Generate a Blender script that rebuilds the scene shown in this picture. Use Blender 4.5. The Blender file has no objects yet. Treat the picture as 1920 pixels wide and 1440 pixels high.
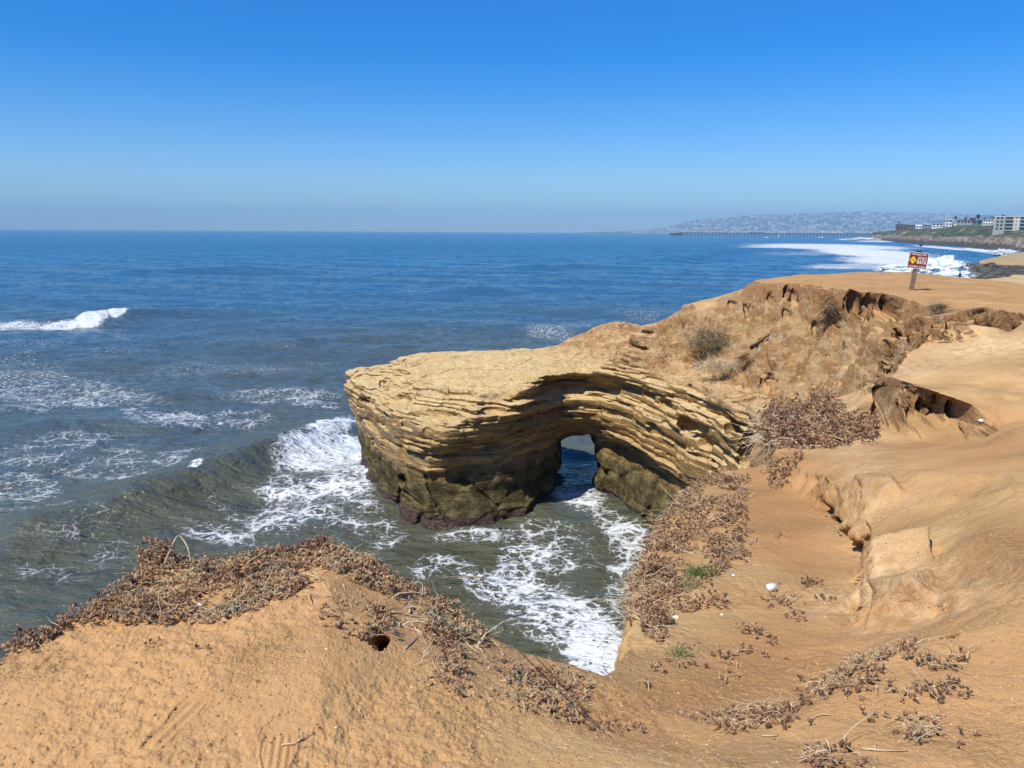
import bpy, bmesh, math, random, time
import numpy as np
from mathutils import Vector, Matrix, geometry
T0=time.time()
def log(*a): pass
random.seed(7); RNG=np.random.default_rng(7)
scn=bpy.context.scene; COL=scn.collection
# ---------------------------------------------------------------- camera
EYE=11.0; FPX=1440.0; PITCH=math.atan((720-434.4)/FPX); ROLL=0.0056
cam_d=bpy.data.cameras.new('camera'); cam=bpy.data.objects.new('camera',cam_d); COL.objects.link(cam)
scn.camera=cam
cam_d.sensor_fit='HORIZONTAL'; cam_d.sensor_width=36; cam_d.lens=36*FPX/1920
cam_d.clip_start=0.1; cam_d.clip_end=60000
fwd=Vector((0,math.cos(PITCH),-math.sin(PITCH))); rgt=Vector((1,0,0)); upv=rgt.cross(fwd)
# horizon falls to the right in the picture: the camera is rolled a little anticlockwise
rgt2=rgt*math.cos(ROLL)+upv*math.sin(ROLL); upv2=upv*math.cos(ROLL)-rgt*math.sin(ROLL)
cam.matrix_world=Matrix(((rgt2.x,upv2.x,-fwd.x,0),(rgt2.y,upv2.y,-fwd.y,0),(rgt2.z,upv2.z,-fwd.z,EYE),(0,0,0,1)))
def ray(px,py):
    return fwd+rgt2*((px-960)/FPX)-upv2*((py-720)/FPX)
def pz(px,py,z):            # survey point: on the ray, at height z
    d=ray(px,py); t=(z-EYE)/d.z; return (d.x*t,d.y*t,z)
def pY(px,py,Y):            # survey point: on the ray, at forward distance Y
    d=ray(px,py); t=Y/d.y; return (d.x*t,Y,EYE+d.z*t)
# ---------------------------------------------------------------- noise
_perm=np.random.default_rng(3).permutation(4096).astype(np.int32)
_g3=np.random.default_rng(4).normal(size=(4096,3)).astype(np.float32); _g3/=np.linalg.norm(_g3,axis=1)[:,None]
def _h(ix,iy,iz,seed):
    return _perm[(_perm[(_perm[(ix+seed*131)&4095]+iy)&4095]+iz)&4095]
def noise3(x,y,z,seed=0):
    x=np.asarray(x,np.float32);y=np.asarray(y,np.float32);z=np.asarray(z,np.float32)
    x,y,z=np.broadcast_arrays(x,y,z)
    ix=np.floor(x);iy=np.floor(y);iz=np.floor(z)
    fx=x-ix;fy=y-iy;fz=z-iz
    ix=ix.astype(np.int32);iy=iy.astype(np.int32);iz=iz.astype(np.int32)
    u=fx*fx*fx*(fx*(fx*6-15)+10);v=fy*fy*fy*(fy*(fy*6-15)+10);w=fz*fz*fz*(fz*(fz*6-15)+10)
    def g(dx,dy,dz):
        q=_g3[_h(ix+dx,iy+dy,iz+dz,seed)]
        return q[...,0]*(fx-dx)+q[...,1]*(fy-dy)+q[...,2]*(fz-dz)
    a=g(0,0,0);a=a+u*(g(1,0,0)-a)
    b=g(0,1,0);b=b+u*(g(1,1,0)-b)
    c=g(0,0,1);c=c+u*(g(1,0,1)-c)
    d=g(0,1,1);d=d+u*(g(1,1,1)-d)
    a=a+v*(b-a); c=c+v*(d-c)
    return (a+w*(c-a))*1.6
def fbm(x,y,z,oct=4,seed=0,gain=.5,ridge=False):
    s=0;a=1.0
    for o in range(oct):
        n=noise3(x,y,z,seed+o)
        if ridge: n=1-2*np.abs(n)
        s=s+a*n; a*=gain; x=x*2.03+11.3;y=y*2.03+7.1;z=z*2.03+3.7
    return s
def sstep(a,b,x):
    t=np.clip((x-a)/(b-a),0,1); return t*t*(3-2*t)
# ---------------------------------------------------------------- mesh helpers
def np_mesh(name,V,F,mat=None,smooth=True):
    me=bpy.data.meshes.new(name); V=np.ascontiguousarray(V,np.float32); F=np.ascontiguousarray(F,np.int32)
    n=F.shape[1]; me.vertices.add(len(V)); me.vertices.foreach_set('co',V.ravel())
    me.loops.add(F.size); me.loops.foreach_set('vertex_index',F.ravel())
    me.polygons.add(len(F)); me.polygons.foreach_set('loop_start',np.arange(0,F.size,n,dtype=np.int32))
    me.polygons.foreach_set('use_smooth',np.full(len(F),smooth))
    me.update(calc_edges=True)
    if mat: me.materials.append(mat)
    return me
def attr(me,name,a):
    at=me.attributes.new(name,'FLOAT','POINT'); at.data.foreach_set('value',np.ascontiguousarray(a,np.float32).ravel())
def link(name,me,parent=None,loc=None,**kw):
    o=bpy.data.objects.new(name,me); COL.objects.link(o)
    if parent: o.parent=parent
    if loc is not None: o.location=loc
    for k,v in kw.items(): o['category' if k=='cat' else k]=v
    return o
def normals_grid(P):
    du=np.gradient(P,axis=0); dv=np.gradient(P,axis=1)
    n=np.cross(dv,du); n/=np.linalg.norm(n,axis=-1,keepdims=True)+1e-9
    n*=np.sign(n[...,2:3]+1e-9); return n
def grid_faces(a,b,wrap=False):
    i=np.arange(a-1)[:,None]*b; j=np.arange(b-1)[None,:]
    f=np.stack([i+j,i+j+1,i+j+1+b,i+j+b],-1).reshape(-1,4)
    return f
# ---------------------------------------------------------------- TIN survey
class Tin:
    def __init__(s): s.p=[]; s.e=[]
    def pts(s,L):
        k=[]
        for q in L: s.p.append(tuple(q)); k.append(len(s.p)-1)
        return k
    def line(s,L):
        k=s.pts(L); s.e+=list(zip(k[:-1],k[1:])); return k
    def drop(s,L,steps,side=1):
        """rim line plus lines offset outwards (to its left for side=1) and down"""
        s.line(L); n=len(L)
        for (d,dz) in steps:
            out=[]
            for i in range(n):
                a=L[max(i-1,0)];b=L[min(i+1,n-1)]
                tx,ty=b[0]-a[0],b[1]-a[1]; m=math.hypot(tx,ty)
                nx,ny=-ty/m*side,tx/m*side
                z=L[i][2]+dz if dz<0 else -dz
                if dz>0: z=-2.0
                q=(L[i][0]+nx*d,L[i][1]+ny*d,max(z,-2.0)); md=9e9
                for u,v in zip(L[:-1],L[1:]):
                    ex,ey=v[0]-u[0],v[1]-u[1]; t=min(max(((q[0]-u[0])*ex+(q[1]-u[1])*ey)/(ex*ex+ey*ey+1e-12),0),1)
                    md=min(md,math.hypot(q[0]-u[0]-t*ex,q[1]-u[1]-t*ey))
                if md>.9*d: out.append(q)
            s.line(out)
    def build(s):
        v=[Vector((a,b)) for a,b,c in s.p]
        r=geometry.delaunay_2d_cdt(v,s.e,[],0,1e-5)
        vs,_,fs,ov,_,_=r
        z=[]
        for i,o in enumerate(ov):
            if o: z.append(s.p[o[0]][2])
            else:
                # crossing of two break lines: nearest survey points decide
                d=sorted(((p[0]-vs[i].x)**2+(p[1]-vs[i].y)**2,p[2]) for p in s.p)[:3]
                z.append(min(q[1] for q in d)); log('crossing',vs[i],z[-1])
        s.V=np.array([(a.x,a.y,c) for a,c in zip(vs,z)]); s.F=[f for f in fs if len(f)==3]
    def sample(s,th,r):
        TH,R=np.meshgrid(th,r,indexing='ij'); X=R*np.sin(TH);Y=R*np.cos(TH)
        Z=np.full(X.shape,-2.0)
        for f in s.F:
            A,B,C=[s.V[i] for i in f]
            q=np.array([A,B,C]); rr=np.hypot(q[:,0],q[:,1]); tt=np.arctan2(q[:,0],q[:,1])
            mind=1e9
            for a,b in ((A,B),(B,C),(C,A)):
                ab=b[:2]-a[:2]; t=np.clip(-(a[:2]@ab)/(ab@ab+1e-12),0,1); mind=min(mind,np.linalg.norm(a[:2]+t*ab))
            j0=np.searchsorted(r,mind)-1; j1=np.searchsorted(r,rr.max())+1
            if tt.max()-tt.min()>math.pi: i0,i1=0,len(th); j0=0
            else: i0=np.searchsorted(th,tt.min())-1;i1=np.searchsorted(th,tt.max())+1
            i0=max(i0,0);j0=max(j0,0)
            x=X[i0:i1,j0:j1];y=Y[i0:i1,j0:j1]
            if x.size==0: continue
            det=(B[1]-C[1])*(A[0]-C[0])+(C[0]-B[0])*(A[1]-C[1])
            if abs(det)<1e-12: continue
            l1=((B[1]-C[1])*(x-C[0])+(C[0]-B[0])*(y-C[1]))/det
            l2=((C[1]-A[1])*(x-C[0])+(A[0]-C[0])*(y-C[1]))/det
            l3=1-l1-l2; m=(l1>=-1e-6)&(l2>=-1e-6)&(l3>=-1e-6)
            zz=l1*A[2]+l2*B[2]+l3*C[2]
            Z[i0:i1,j0:j1][m]=zz[m]
        return X,Y,Z
def blur(Z,sig,axis):
    k=int(3*sig+1); w=np.exp(-.5*(np.arange(-k,k+1)/sig)**2); w/=w.sum()
    P=np.pad(Z,[(k,k) if a==axis else (0,0) for a in range(2)],mode='edge'); o=0
    n=Z.shape[axis]
    for i,ww in enumerate(w):
        sl=[slice(None)]*2; sl[axis]=slice(i,i+n); o=o+ww*P[tuple(sl)]
    return o
# ---------------------------------------------------------------- materials
class NT:
    def __init__(s,name):
        s.m=bpy.data.materials.new(name); s.m.use_nodes=True; s.t=s.m.node_tree; s.b=s.t.nodes['Principled BSDF']; s.o=s.t.nodes['Material Output']
        s.b.inputs['Specular IOR Level'].default_value=.2; s.b.inputs['Roughness'].default_value=.9
    def n(s,ty,**kw):
        k=s.t.nodes.new(ty)
        for a,b in kw.items():
            if a in k.inputs: s.set(k.inputs[a],b)
            else: setattr(k,a,b)
        return k
    def set(s,i,v):
        if isinstance(v,bpy.types.NodeSocket): s.t.links.new(v,i)
        else: i.default_value=v
    def pos(s): 
        if not hasattr(s,'_p'): s._p=s.n('ShaderNodeNewGeometry')
        return s._p.outputs['Position']
    def scl(s,v,sc,off=(0,0,0)):
        k=s.n('ShaderNodeMapping'); s.set(k.inputs['Vector'],v); k.inputs['Scale'].default_value=sc; k.inputs['Location'].default_value=off; return k.outputs[0]
    def noise(s,v,scale,detail=4,rough=.55,dist=0):
        k=s.n('ShaderNodeTexNoise'); s.set(k.inputs['Vector'],v); k.inputs['Scale'].default_value=scale; k.inputs['Detail'].default_value=detail; k.inputs['Roughness'].default_value=rough; k.inputs['Distortion'].default_value=dist; return k.outputs['Fac']
    def noisec(s,v,scale,detail=2):
        k=s.n('ShaderNodeTexNoise'); s.set(k.inputs['Vector'],v); k.inputs['Scale'].default_value=scale; k.inputs['Detail'].default_value=detail; return k.outputs['Color']
    def vor(s,v,scale,feature='F1',rnd=1.0,out='Distance'):
        k=s.n('ShaderNodeTexVoronoi'); k.feature=feature; s.set(k.inputs['Vector'],v); k.inputs['Scale'].default_value=scale; k.inputs['Randomness'].default_value=rnd; return k.outputs[out]
    def math(s,op,a,b=0.,c=None,clamp=False):
        k=s.n('ShaderNodeMath'); k.operation=op; k.use_clamp=clamp; s.set(k.inputs[0],a); s.set(k.inputs[1],b)
        if c is not None: s.set(k.inputs[2],c)
        return k.outputs[0]
    def rng(s,v,a,b,c=0.,d=1.,smooth=True):
        k=s.n('ShaderNodeMapRange'); k.interpolation_type='SMOOTHSTEP' if smooth else 'LINEAR'
        for i,q in zip((0,1,2,3,4),(v,a,b,c,d)): s.set(k.inputs[i],q)
        return k.outputs[0]
    def mix(s,f,a,b,mode='MIX'):
        k=s.n('ShaderNodeMix'); k.data_type='RGBA'; k.blend_type=mode; s.set(k.inputs[0],f)
        s.set(k.inputs[6],a if isinstance(a,bpy.types.NodeSocket) else (*a,1)); s.set(k.inputs[7],b if isinstance(b,bpy.types.NodeSocket) else (*b,1)); return k.outputs[2]
    def vadd(s,a,b,sc=1.0):
        k=s.n('ShaderNodeVectorMath'); k.operation='MULTIPLY_ADD'; s.set(k.inputs[0],b); k.inputs[1].default_value=(sc,)*3; s.set(k.inputs[2],a); return k.outputs[0]
    def attr(s,name): 
        k=s.n('ShaderNodeAttribute'); k.attribute_name=name; return k.outputs['Fac']
    def bump(s,h,strength,dist,prev=None):
        k=s.n('ShaderNodeBump'); s.set(k.inputs['Height'],h); k.inputs['Strength'].default_value=strength; k.inputs['Distance'].default_value=dist
        if prev: s.set(k.inputs['Normal'],prev)
        return k.outputs[0]
    def col(s,c): s.set(s.b.inputs['Base Color'],c if isinstance(c,bpy.types.NodeSocket) else (*c,1)); return s
    def nrm(s,v): s.set(s.b.inputs['Normal'],v); return s
    def sepz(s,v):
        k=s.n('ShaderNodeSeparateXYZ'); s.set(k.inputs[0],v); return k.outputs
def simple(name,c,rough=.8,var=.15,scale=30,spec=.2,metal=0,trans=0):
    t=NT(name); p=t.pos(); f=t.noise(p,scale,3)
    t.col(t.mix(t.rng(f,.3,.7),tuple(q*(1-var) for q in c),tuple(min(q*(1+var),1) for q in c)))
    t.b.inputs['Roughness'].default_value=rough; t.b.inputs['Specular IOR Level'].default_value=spec; t.b.inputs['Metallic'].default_value=metal
    return t.m
# ---- soil
def mat_soil():
    t=NT('soil'); p=t.pos(); g=t._p; z=t.sepz(p)[2]; nz=t.sepz(g.outputs['Normal'])[2]
    n1=t.noise(p,.35,4); n2=t.noise(p,1.7,5,.6); n3=t.noise(p,9,6,.65); n4=t.noise(p,60,4,.6)
    base=t.mix(t.rng(n2,.35,.66),(.46,.272,.110),(.61,.392,.172))
    base=t.mix(t.rng(n1,.42,.62),base,(.53,.305,.125))
    trail=t.attr('trail'); base=t.mix(t.math('MULTIPLY',trail,.75),base,(.385,.195,.075))
    pale=t.attr('pale'); pf=t.math('MULTIPLY',pale,t.rng(n3,.35,.6),clamp=True); base=t.mix(pf,base,(.66,.47,.25))
    # steep faces: older, redder and greyer layers
    steep=t.math('MAXIMUM',t.rng(nz,.86,.55),t.math('MULTIPLY',t.rng(nz,.965,.86),t.rng(t.sepz(p)[1],13,16))); up=t.rng(z,3.0,6.0)
    pw=t.scl(p,(1,1,2.2)); n5=t.noise(pw,1.1,5,.6)
    face=t.mix(t.rng(n5,.42,.58),(.42,.235,.095),(.63,.405,.19))
    face=t.mix(t.rng(t.math('ADD',z,t.math('MULTIPLY',n2,1.2)),8.6,9.6),face,(.44,.235,.10))
    face=t.mix(t.rng(t.noise(t.scl(p,(1.2,1.2,.8)),2.2,6,.7),.54,.66,0,.8),face,(.66,.53,.33))
    far=t.rng(t.sepz(p)[1],8,11)
    base=t.mix(t.math('MULTIPLY',steep,t.math('MULTIPLY_ADD',far,.85,.15)),base,face)
    # grit
    grit=t.vor(p,55,'F1'); base=t.mix(t.rng(grit,.28,.10,0,.5),base,t.mix(n4,(.36,.20,.09),(.78,.60,.40)))
    base=t.mix(t.rng(n4,.42,.30,0,.5),base,(.30,.16,.07)); base=t.mix(t.math('MULTIPLY',t.rng(t.noise(p,3.2,5,.7),.52,.66,0,.35),t.rng(t.noise(p,.9,3),.4,.6)),base,(.33,.18,.075))
    t.col(base); t.b.inputs['Roughness'].default_value=.95; t.b.inputs['Specular IOR Level'].default_value=.12
    foot=t.attr('foot'); k=t.math('SUBTRACT',1,t.math('MULTIPLY',foot,.8))
    h=t.math('MULTIPLY_ADD',t.noise(p,22,5,.62),1.0,t.math('MULTIPLY',t.noise(p,90,3,.6),.35))
    rough=t.rng(t.noise(p,.8,2),.42,.62,.25,1); b=t.bump(t.math('MULTIPLY',h,t.math('MULTIPLY',k,rough)),.8,.045)
    b=t.bump(t.math('MULTIPLY',t.rng(t.vor(p,38,'F1'),.0,.35),k),.25,.010,b)
    h2=t.noise(t.scl(p,(1,1,.6)),4.5,8,.68); sb=t.math('MULTIPLY',steep,t.math('MULTIPLY_ADD',far,.8,.2)); b=t.bump(t.math('MULTIPLY',h2,t.rng(sb,0,1,.10,1)),.9,.20,b); b=t.bump(t.math('MULTIPLY',t.noise(t.scl(p,(1,1,.5)),14,5,.7),t.rng(sb,0,1,.0,1)),.9,.10,b); b=t.bump(t.math('MULTIPLY',t.rng(t.vor(t.vadd(p,t.noisec(p,3,3),.3),4.5,'DISTANCE_TO_EDGE'),0,.12),t.math('MULTIPLY',steep,far)),.4,.06,b)
    t.nrm(b); return t.m
# ---- bedded sandstone
def mat_rock():
    t=NT('sandstone'); p=t.pos(); g=t._p; s=t.sepz(p); z=s[2]; nz=t.sepz(g.outputs['Normal'])[2]
    w=t.noise(p,.35,3); zz=t.math('MULTIPLY_ADD',w,.55,z)
    pv=t.n('ShaderNodeCombineXYZ'); t.set(pv.inputs[0],t.math('MULTIPLY',s[0],.10)); t.set(pv.inputs[1],t.math('MULTIPLY',s[1],.10)); t.set(pv.inputs[2],zz)
    l1=t.noise(pv.outputs[0],3.2,3,.6); l2=t.noise(pv.outputs[0],11,4,.65); n2=t.noise(p,2.2,6,.62); n3=t.noise(p,12,5,.6)
    ochre=t.mix(t.rng(l1,.38,.62),(.36,.205,.068),(.57,.37,.145))
    ochre=t.mix(t.rng(l2,.50,.60,0,.75),ochre,(.17,.105,.05)); l3=t.noise(pv.outputs[0],22,3,.6); ochre=t.mix(t.rng(l3,.55,.66,0,.6),ochre,(.13,.08,.04))
    ochre=t.mix(t.rng(n2,.5,.7,0,.5),ochre,(.52,.40,.22))
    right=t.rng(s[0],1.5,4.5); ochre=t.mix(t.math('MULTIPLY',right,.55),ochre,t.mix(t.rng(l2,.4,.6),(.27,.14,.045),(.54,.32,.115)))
    # weathered grey west face
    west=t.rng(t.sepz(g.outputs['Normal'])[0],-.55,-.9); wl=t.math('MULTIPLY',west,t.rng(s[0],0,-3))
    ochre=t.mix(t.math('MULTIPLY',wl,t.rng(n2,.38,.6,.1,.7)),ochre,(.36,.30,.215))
    # crust of pale yellow sandstone on the upper shelf
    cream=t.mix(t.rng(n2,.35,.65),(.63,.43,.18),(.80,.59,.30)); cream=t.mix(t.rng(t.noise(t.scl(p,(1,1,3)),.7,5,.65),.50,.66,0,.75),cream,(.55,.33,.15)); cream=t.mix(t.rng(t.noise(p,1.4,6,.7),.56,.64,0,.7),cream,(.78,.68,.50)); cream=t.mix(t.rng(t.math('ABSOLUTE',t.math('SUBTRACT',t.noise(p,1.1,5,.6),.5)),.012,.0,0,.6),cream,(.28,.17,.08))
    zt=t.math('MULTIPLY_ADD',n2,.9,z)
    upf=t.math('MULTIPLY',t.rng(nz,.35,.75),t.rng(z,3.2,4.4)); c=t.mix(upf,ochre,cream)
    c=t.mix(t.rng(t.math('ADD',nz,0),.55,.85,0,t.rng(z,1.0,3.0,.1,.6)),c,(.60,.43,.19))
    # soil still lying on the ridge
    soil=t.mix(t.rng(n2,.42,.56),(.45,.25,.10),(.63,.42,.20)); soil=t.mix(t.rng(n3,.50,.62,0,.6),soil,(.36,.20,.085)); c=t.mix(t.math('MULTIPLY',t.rng(t.math('MULTIPLY_ADD',n2,.8,z),5.95,6.5),t.rng(s[0],-2.5,1.5)),c,soil)
    # green algae band and purple wet foot
    ol=t.mix(t.rng(n2,.38,.62),(.070,.056,.020),(.19,.150,.062)); c=t.mix(t.rng(zt,2.75,1.9),c,ol)
    c=t.mix(t.rng(t.math('MULTIPLY_ADD',n3,.35,z),.66,.46),c,t.mix(t.rng(n3,.4,.6),(.05,.03,.026),(.14,.085,.068)))
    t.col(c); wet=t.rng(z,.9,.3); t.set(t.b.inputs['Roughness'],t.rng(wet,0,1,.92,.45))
    b=t.bump(l2,1.0,.28); b=t.bump(t.noise(pv.outputs[0],30,3,.6),.9,.09,b)
    b=t.bump(n2,.5,.2,b); b=t.bump(n3,.5,.06,b); t.nrm(b); return t.m
# ---- sea
def mat_sea():
    t=NT('sea_water'); p=t.pos(); s=t.sepz(p); foam=t.attr('foam'); murk=t.attr('murk'); fine=t.attr('lace')
    body=t.mix(murk,(.026,.125,.235),(.088,.092,.058))
    # lace of foam: cell edges of a warped cell pattern, holes close up where foam is dense
    q=t.vadd(p,t.noisec(p,.9,3),.9); q=t.vadd(q,t.noisec(p,3.5,2),.22)
    e1=t.vor(q,.85,'DISTANCE_TO_EDGE'); e2=t.vor(q,2.3,'DISTANCE_TO_EDGE')
    n=t.noise(p,.55,5,.65); nf=t.noise(t.scl(p,(.55,1,1)),6,5,.7)
    ee=t.math('MINIMUM',e1,t.math('MULTIPLY',e2,t.rng(n,.35,.6,3.0,.9)))
    d=t.math('MULTIPLY',foam,t.rng(n,.32,.62,.28,1.25))
    lace=t.rng(t.math('MULTIPLY_ADD',nf,.07,ee),t.math('MULTIPLY_ADD',d,.24,.020),t.math('MULTIPLY_ADD',d,.11,-.03))
    lace=t.math('MULTIPLY',lace,t.rng(foam,.03,.25))
    streak=t.noise(t.scl(p,(.10,.5,1)),.9,8,.78); st=t.rng(t.math('ADD',streak,t.math('MULTIPLY',foam,.40)),.80,.95)
    speck=t.rng(t.math('ADD',t.noise(t.scl(p,(.7,1,1)),5.5,4,.75),t.math('MULTIPLY',foam,.30)),.69,.76)
    near=t.math('MAXIMUM',t.math('MULTIPLY',lace,fine),t.math('MULTIPLY',speck,t.rng(foam,.02,.2)))
    f=t.math('MAXIMUM',near,t.math('MULTIPLY',st,t.math('SUBTRACT',1,fine)))
    f=t.math('MULTIPLY',f,t.rng(foam,.0,.06),clamp=True); milk=t.math('MULTIPLY',t.rng(foam,.25,1.0,0,.45),t.rng(n,.35,.65)); body=t.mix(milk,body,(.19,.21,.17))
    white=t.mix(t.rng(nf,.3,.7),(.58,.62,.62),(.80,.82,.82))
    t.col(t.mix(f,body,white)); t.set(t.b.inputs['Roughness'],t.rng(f,0,1,t.attr('rough'),.8)); t.b.inputs['IOR'].default_value=1.33; t.b.inputs['Specular IOR Level'].default_value=.5
    w1=t.noise(t.scl(p,(.55,1,1)),.30,5,.6); w2=t.noise(t.scl(p,(.6,1,1)),1.3,5,.62); w3=t.noise(p,6,4,.6)
    b=t.bump(w1,t_str(1.0),1.3); b=t.bump(w2,.9,.36,b); b=t.bump(w3,.55,.05,b); b=t.bump(f,.5,.05,b); t.nrm(b); return t.m
def t_str(x): return x
# ---------------------------------------------------------------- light
AZ=math.radians(132);EL=math.radians(54)
sd=Vector((-math.sin(AZ)*math.cos(EL),math.cos(AZ)*math.cos(EL),math.sin(EL)))
L=bpy.data.lights.new('sun','SUN'); L.energy=5.0; L.angle=math.radians(.53); L.color=(1,.95,.86); o=bpy.data.objects.new('sun',L); COL.objects.link(o)
o.rotation_euler=sd.to_track_quat('Z','Y').to_euler(); o.location=(-20,-20,60)
W=bpy.data.worlds.new('World'); scn.world=W; W.use_nodes=True; wt=W.node_tree; bg=wt.nodes['Background']
sky=wt.nodes.new('ShaderNodeTexSky'); sky.sky_type='NISHITA'; sky.sun_disc=False; sky.sun_elevation=EL; sky.sun_rotation=math.atan2(sd.x,sd.y)
sky.altitude=0; sky.air_density=1.0; sky.dust_density=.1; sky.ozone_density=2.5
hs=wt.nodes.new('ShaderNodeHueSaturation'); hs.inputs['Saturation'].default_value=1.7
tn=wt.nodes.new('ShaderNodeMix'); tn.data_type='RGBA'; tn.blend_type='MULTIPLY'; tn.inputs[0].default_value=1; tn.inputs[7].default_value=(.70,.86,1.18,1)
wt.links.new(sky.outputs[0],hs.inputs['Color']); wt.links.new(hs.outputs[0],tn.inputs[6]); wt.links.new(tn.outputs[2],bg.inputs[0]); bg.inputs[1].default_value=.118
scn.view_settings.view_transform='Standard'; scn.view_settings.look='None'; scn.view_settings.gamma=1; scn.view_settings.exposure=.16
# ---------------------------------------------------------------- terrain survey
tin=Tin()
Zl=lambda L:[pz(*q) for q in L]
Yl=lambda L:[pY(*q) for q in L]
# the near ground
tin.pts([(-9,-9,9.6),(0,-9,9.5),(12,-9,9.6),(30,-12,9.8),(-4.5,-4,9.45),(0,-3,9.4),(6,-3,9.4),(16,-3,9.5),(-2.2,0,9.36),(0,0,9.35),(3,0,9.35),(8,1,9.35)])
tin.pts(Zl([(0,1440,9.37),(300,1440,9.38),(600,1440,9.36),(900,1440,9.33),(1300,1440,9.3),(1700,1440,9.3),(1920,1440,9.3),
 (250,1250,9.40),(450,1200,9.42),(600,1250,9.40),(620,1130,9.42),(750,1280,9.30),(900,1300,9.2),(1100,1380,9.2),(1000,1290,9.08)]))
# rim: open sea side and cove side, from far left to the bench lip
R1=[(-14,-9,9.4),(-8,-4,9.4),(-4.2,0.5,9.35)]+Zl([(-250,1330,9.32),(0,1225,9.30),(120,1168,9.30),(220,1112,9.30),(290,1050,9.28),(450,1048,9.32),(600,1022,9.36),(660,1040,9.32),
 (740,1090,9.22),(830,1130,9.12),(890,1185,9.04),(1000,1230,8.94),(1080,1252,8.88),(1138,1266,8.85),(1178,1215,8.66),(1188,1140,8.45),(1200,1060,8.27),(1235,985,8.08),(1290,915,7.98),(1360,880,8.02),(1430,867,8.12),(1454,849,8.2)])
R1+=Yl([(1450,830,10.3),(1444,800,11.8),(1440,778,13.4),(1450,775,15.0),(1500,772,15.6),(1580,775,15.2),(1640,782,13.8)])
tin.drop(R1,[(.12,-.5),(.5,-3.5),(1.6,1)],side=1)
# amphitheatre foot above the bedrock wall, then the back rim
R2=Yl([(1640,792,15.2),(1580,768,17.6),(1500,757,20.8),(1452,757,22.4),(1405,742,24.6),(1305,714,27.4),(1235,690,29.6),(1198,672,31.0),(1192,650,32.0)])
tin.line([(4.5,28.6,-2),(4.3,30,-2),(4.25,32,-2),(4.3,34,-2),(4.4,36.5,-2)])
tin.drop(R2,[(.15,-1.5),(.25,-5),(.3,1)],side=1)
R3=Yl([(1187,606,33.2),(1250,590,31.8),(1290,566,31.0),(1340,553,30.7),(1385,541,30.4),(1412,524,30.4)])+Zl([(1500,514,9.35),(1600,509,9.38),(1700,508,9.38),(1760,514,9.3),(1800,519,9.25),(1850,522,9.2),(1893,528,9.1),(2000,545,9.0),(2300,560,9.0)])+[(60,30,9.0)]
tin.drop(R3,[(.4,-.8),(2.5,-5),(5,1)],side=1)
# bank between bench and the mound, foot and top
foot=Zl([(1440,905,8.08),(1490,925,8.15),(1522,945,8.2),(1545,975,8.25),(1575,1030,8.33),(1592,1065,8.38),(1583,1110,8.47),(1575,1150,8.56),(1580,1182,8.64),(1625,1190,8.72)])
tin.line(foot)
top=[];top2=[]
hs=[.08,.22,.30,.34,.34,.30,.30,.26,.16,.06]
for i,p in enumerate(foot):
    a=foot[max(i-1,0)];b=foot[min(i+1,len(foot)-1)]; tx,ty=b[0]-a[0],b[1]-a[1]; m=math.hypot(tx,ty)
    nx,ny=-ty/m,tx/m   # to the right of travel towards camera -> inland
    s=.13; top.append((p[0]+nx*s,p[1]+ny*s,p[2]+hs[i])); top2.append((p[0]+nx*.5,p[1]+ny*.5,p[2]+hs[i]*1.6))
tin.line(top); tin.line(top2[1:-1])
# bench surface
tin.pts(Zl([(1250,1190,8.62),(1260,1100,8.42),(1300,1020,8.2),(1350,940,8.08),(1410,920,8.1),(1400,1000,8.2),(1350,1090,8.42),(1470,1000,8.26),(1500,1090,8.45),(1440,1150,8.52),(1350,1200,8.66),(1540,1150,8.58),
 (1230,1260,8.78),(1200,1320,8.95),(1350,1290,8.80),(1450,1270,8.76),(1520,1220,8.7),(1600,1240,8.74),(1690,1190,8.8),(1740,1160,8.86),(1320,1345,8.86),(1200,1380,9.12)]))
# near bank south of the gully path
tin.line(Zl([(1300,1400,9.12),(1420,1375,9.12),(1520,1330,9.14),(1600,1275,9.17),(1660,1235,9.2),(1720,1215,9.22),(1765,1195,9.22),(1830,1180,9.26),(1920,1150,9.34),(2050,1120,9.38)]))
tin.line(Zl([(1420,1335,8.88),(1520,1285,8.84),(1610,1228,8.83),(1690,1200,8.86),(1760,1165,8.92),(1850,1130,9.12),(1960,1080,9.3)]))
# mound and mid plateau
tin.pts(Zl([(1700,1080,9.02),(1660,1150,8.82),(1760,1110,8.98),(1640,1000,9.0),(1750,980,9.12),(1850,1000,9.18),(1920,960,9.25),(1600,890,8.78),(1540,880,8.6),(1680,900,8.95),(1800,890,9.08),(1900,880,9.15),
 (1480,858,8.36),(1560,850,8.42),(1640,845,8.5),(1720,860,8.72),(1850,845,8.85),(1920,820,9.1),(2100,1000,9.35),(2100,850,9.3)]))
# gully scarp foot / top
tin.line(Yl([(1648,792,10.8),(1690,815,9.9),(1740,828,9.4),(1790,832,9.1),(1830,822,9.05),(1870,800,9.0)]))
tin.line(Yl([(1656,742,11.05),(1668,716,11.2),(1700,728,10.2),(1740,738,9.72),(1790,748,9.38),(1835,765,9.2),(1880,775,9.2)]))
tin.pts(Yl([(1690,690,11.9),(1750,700,11.2),(1820,720,10.4),(1920,740,9.6),(2050,730,9.6)]))
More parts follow.
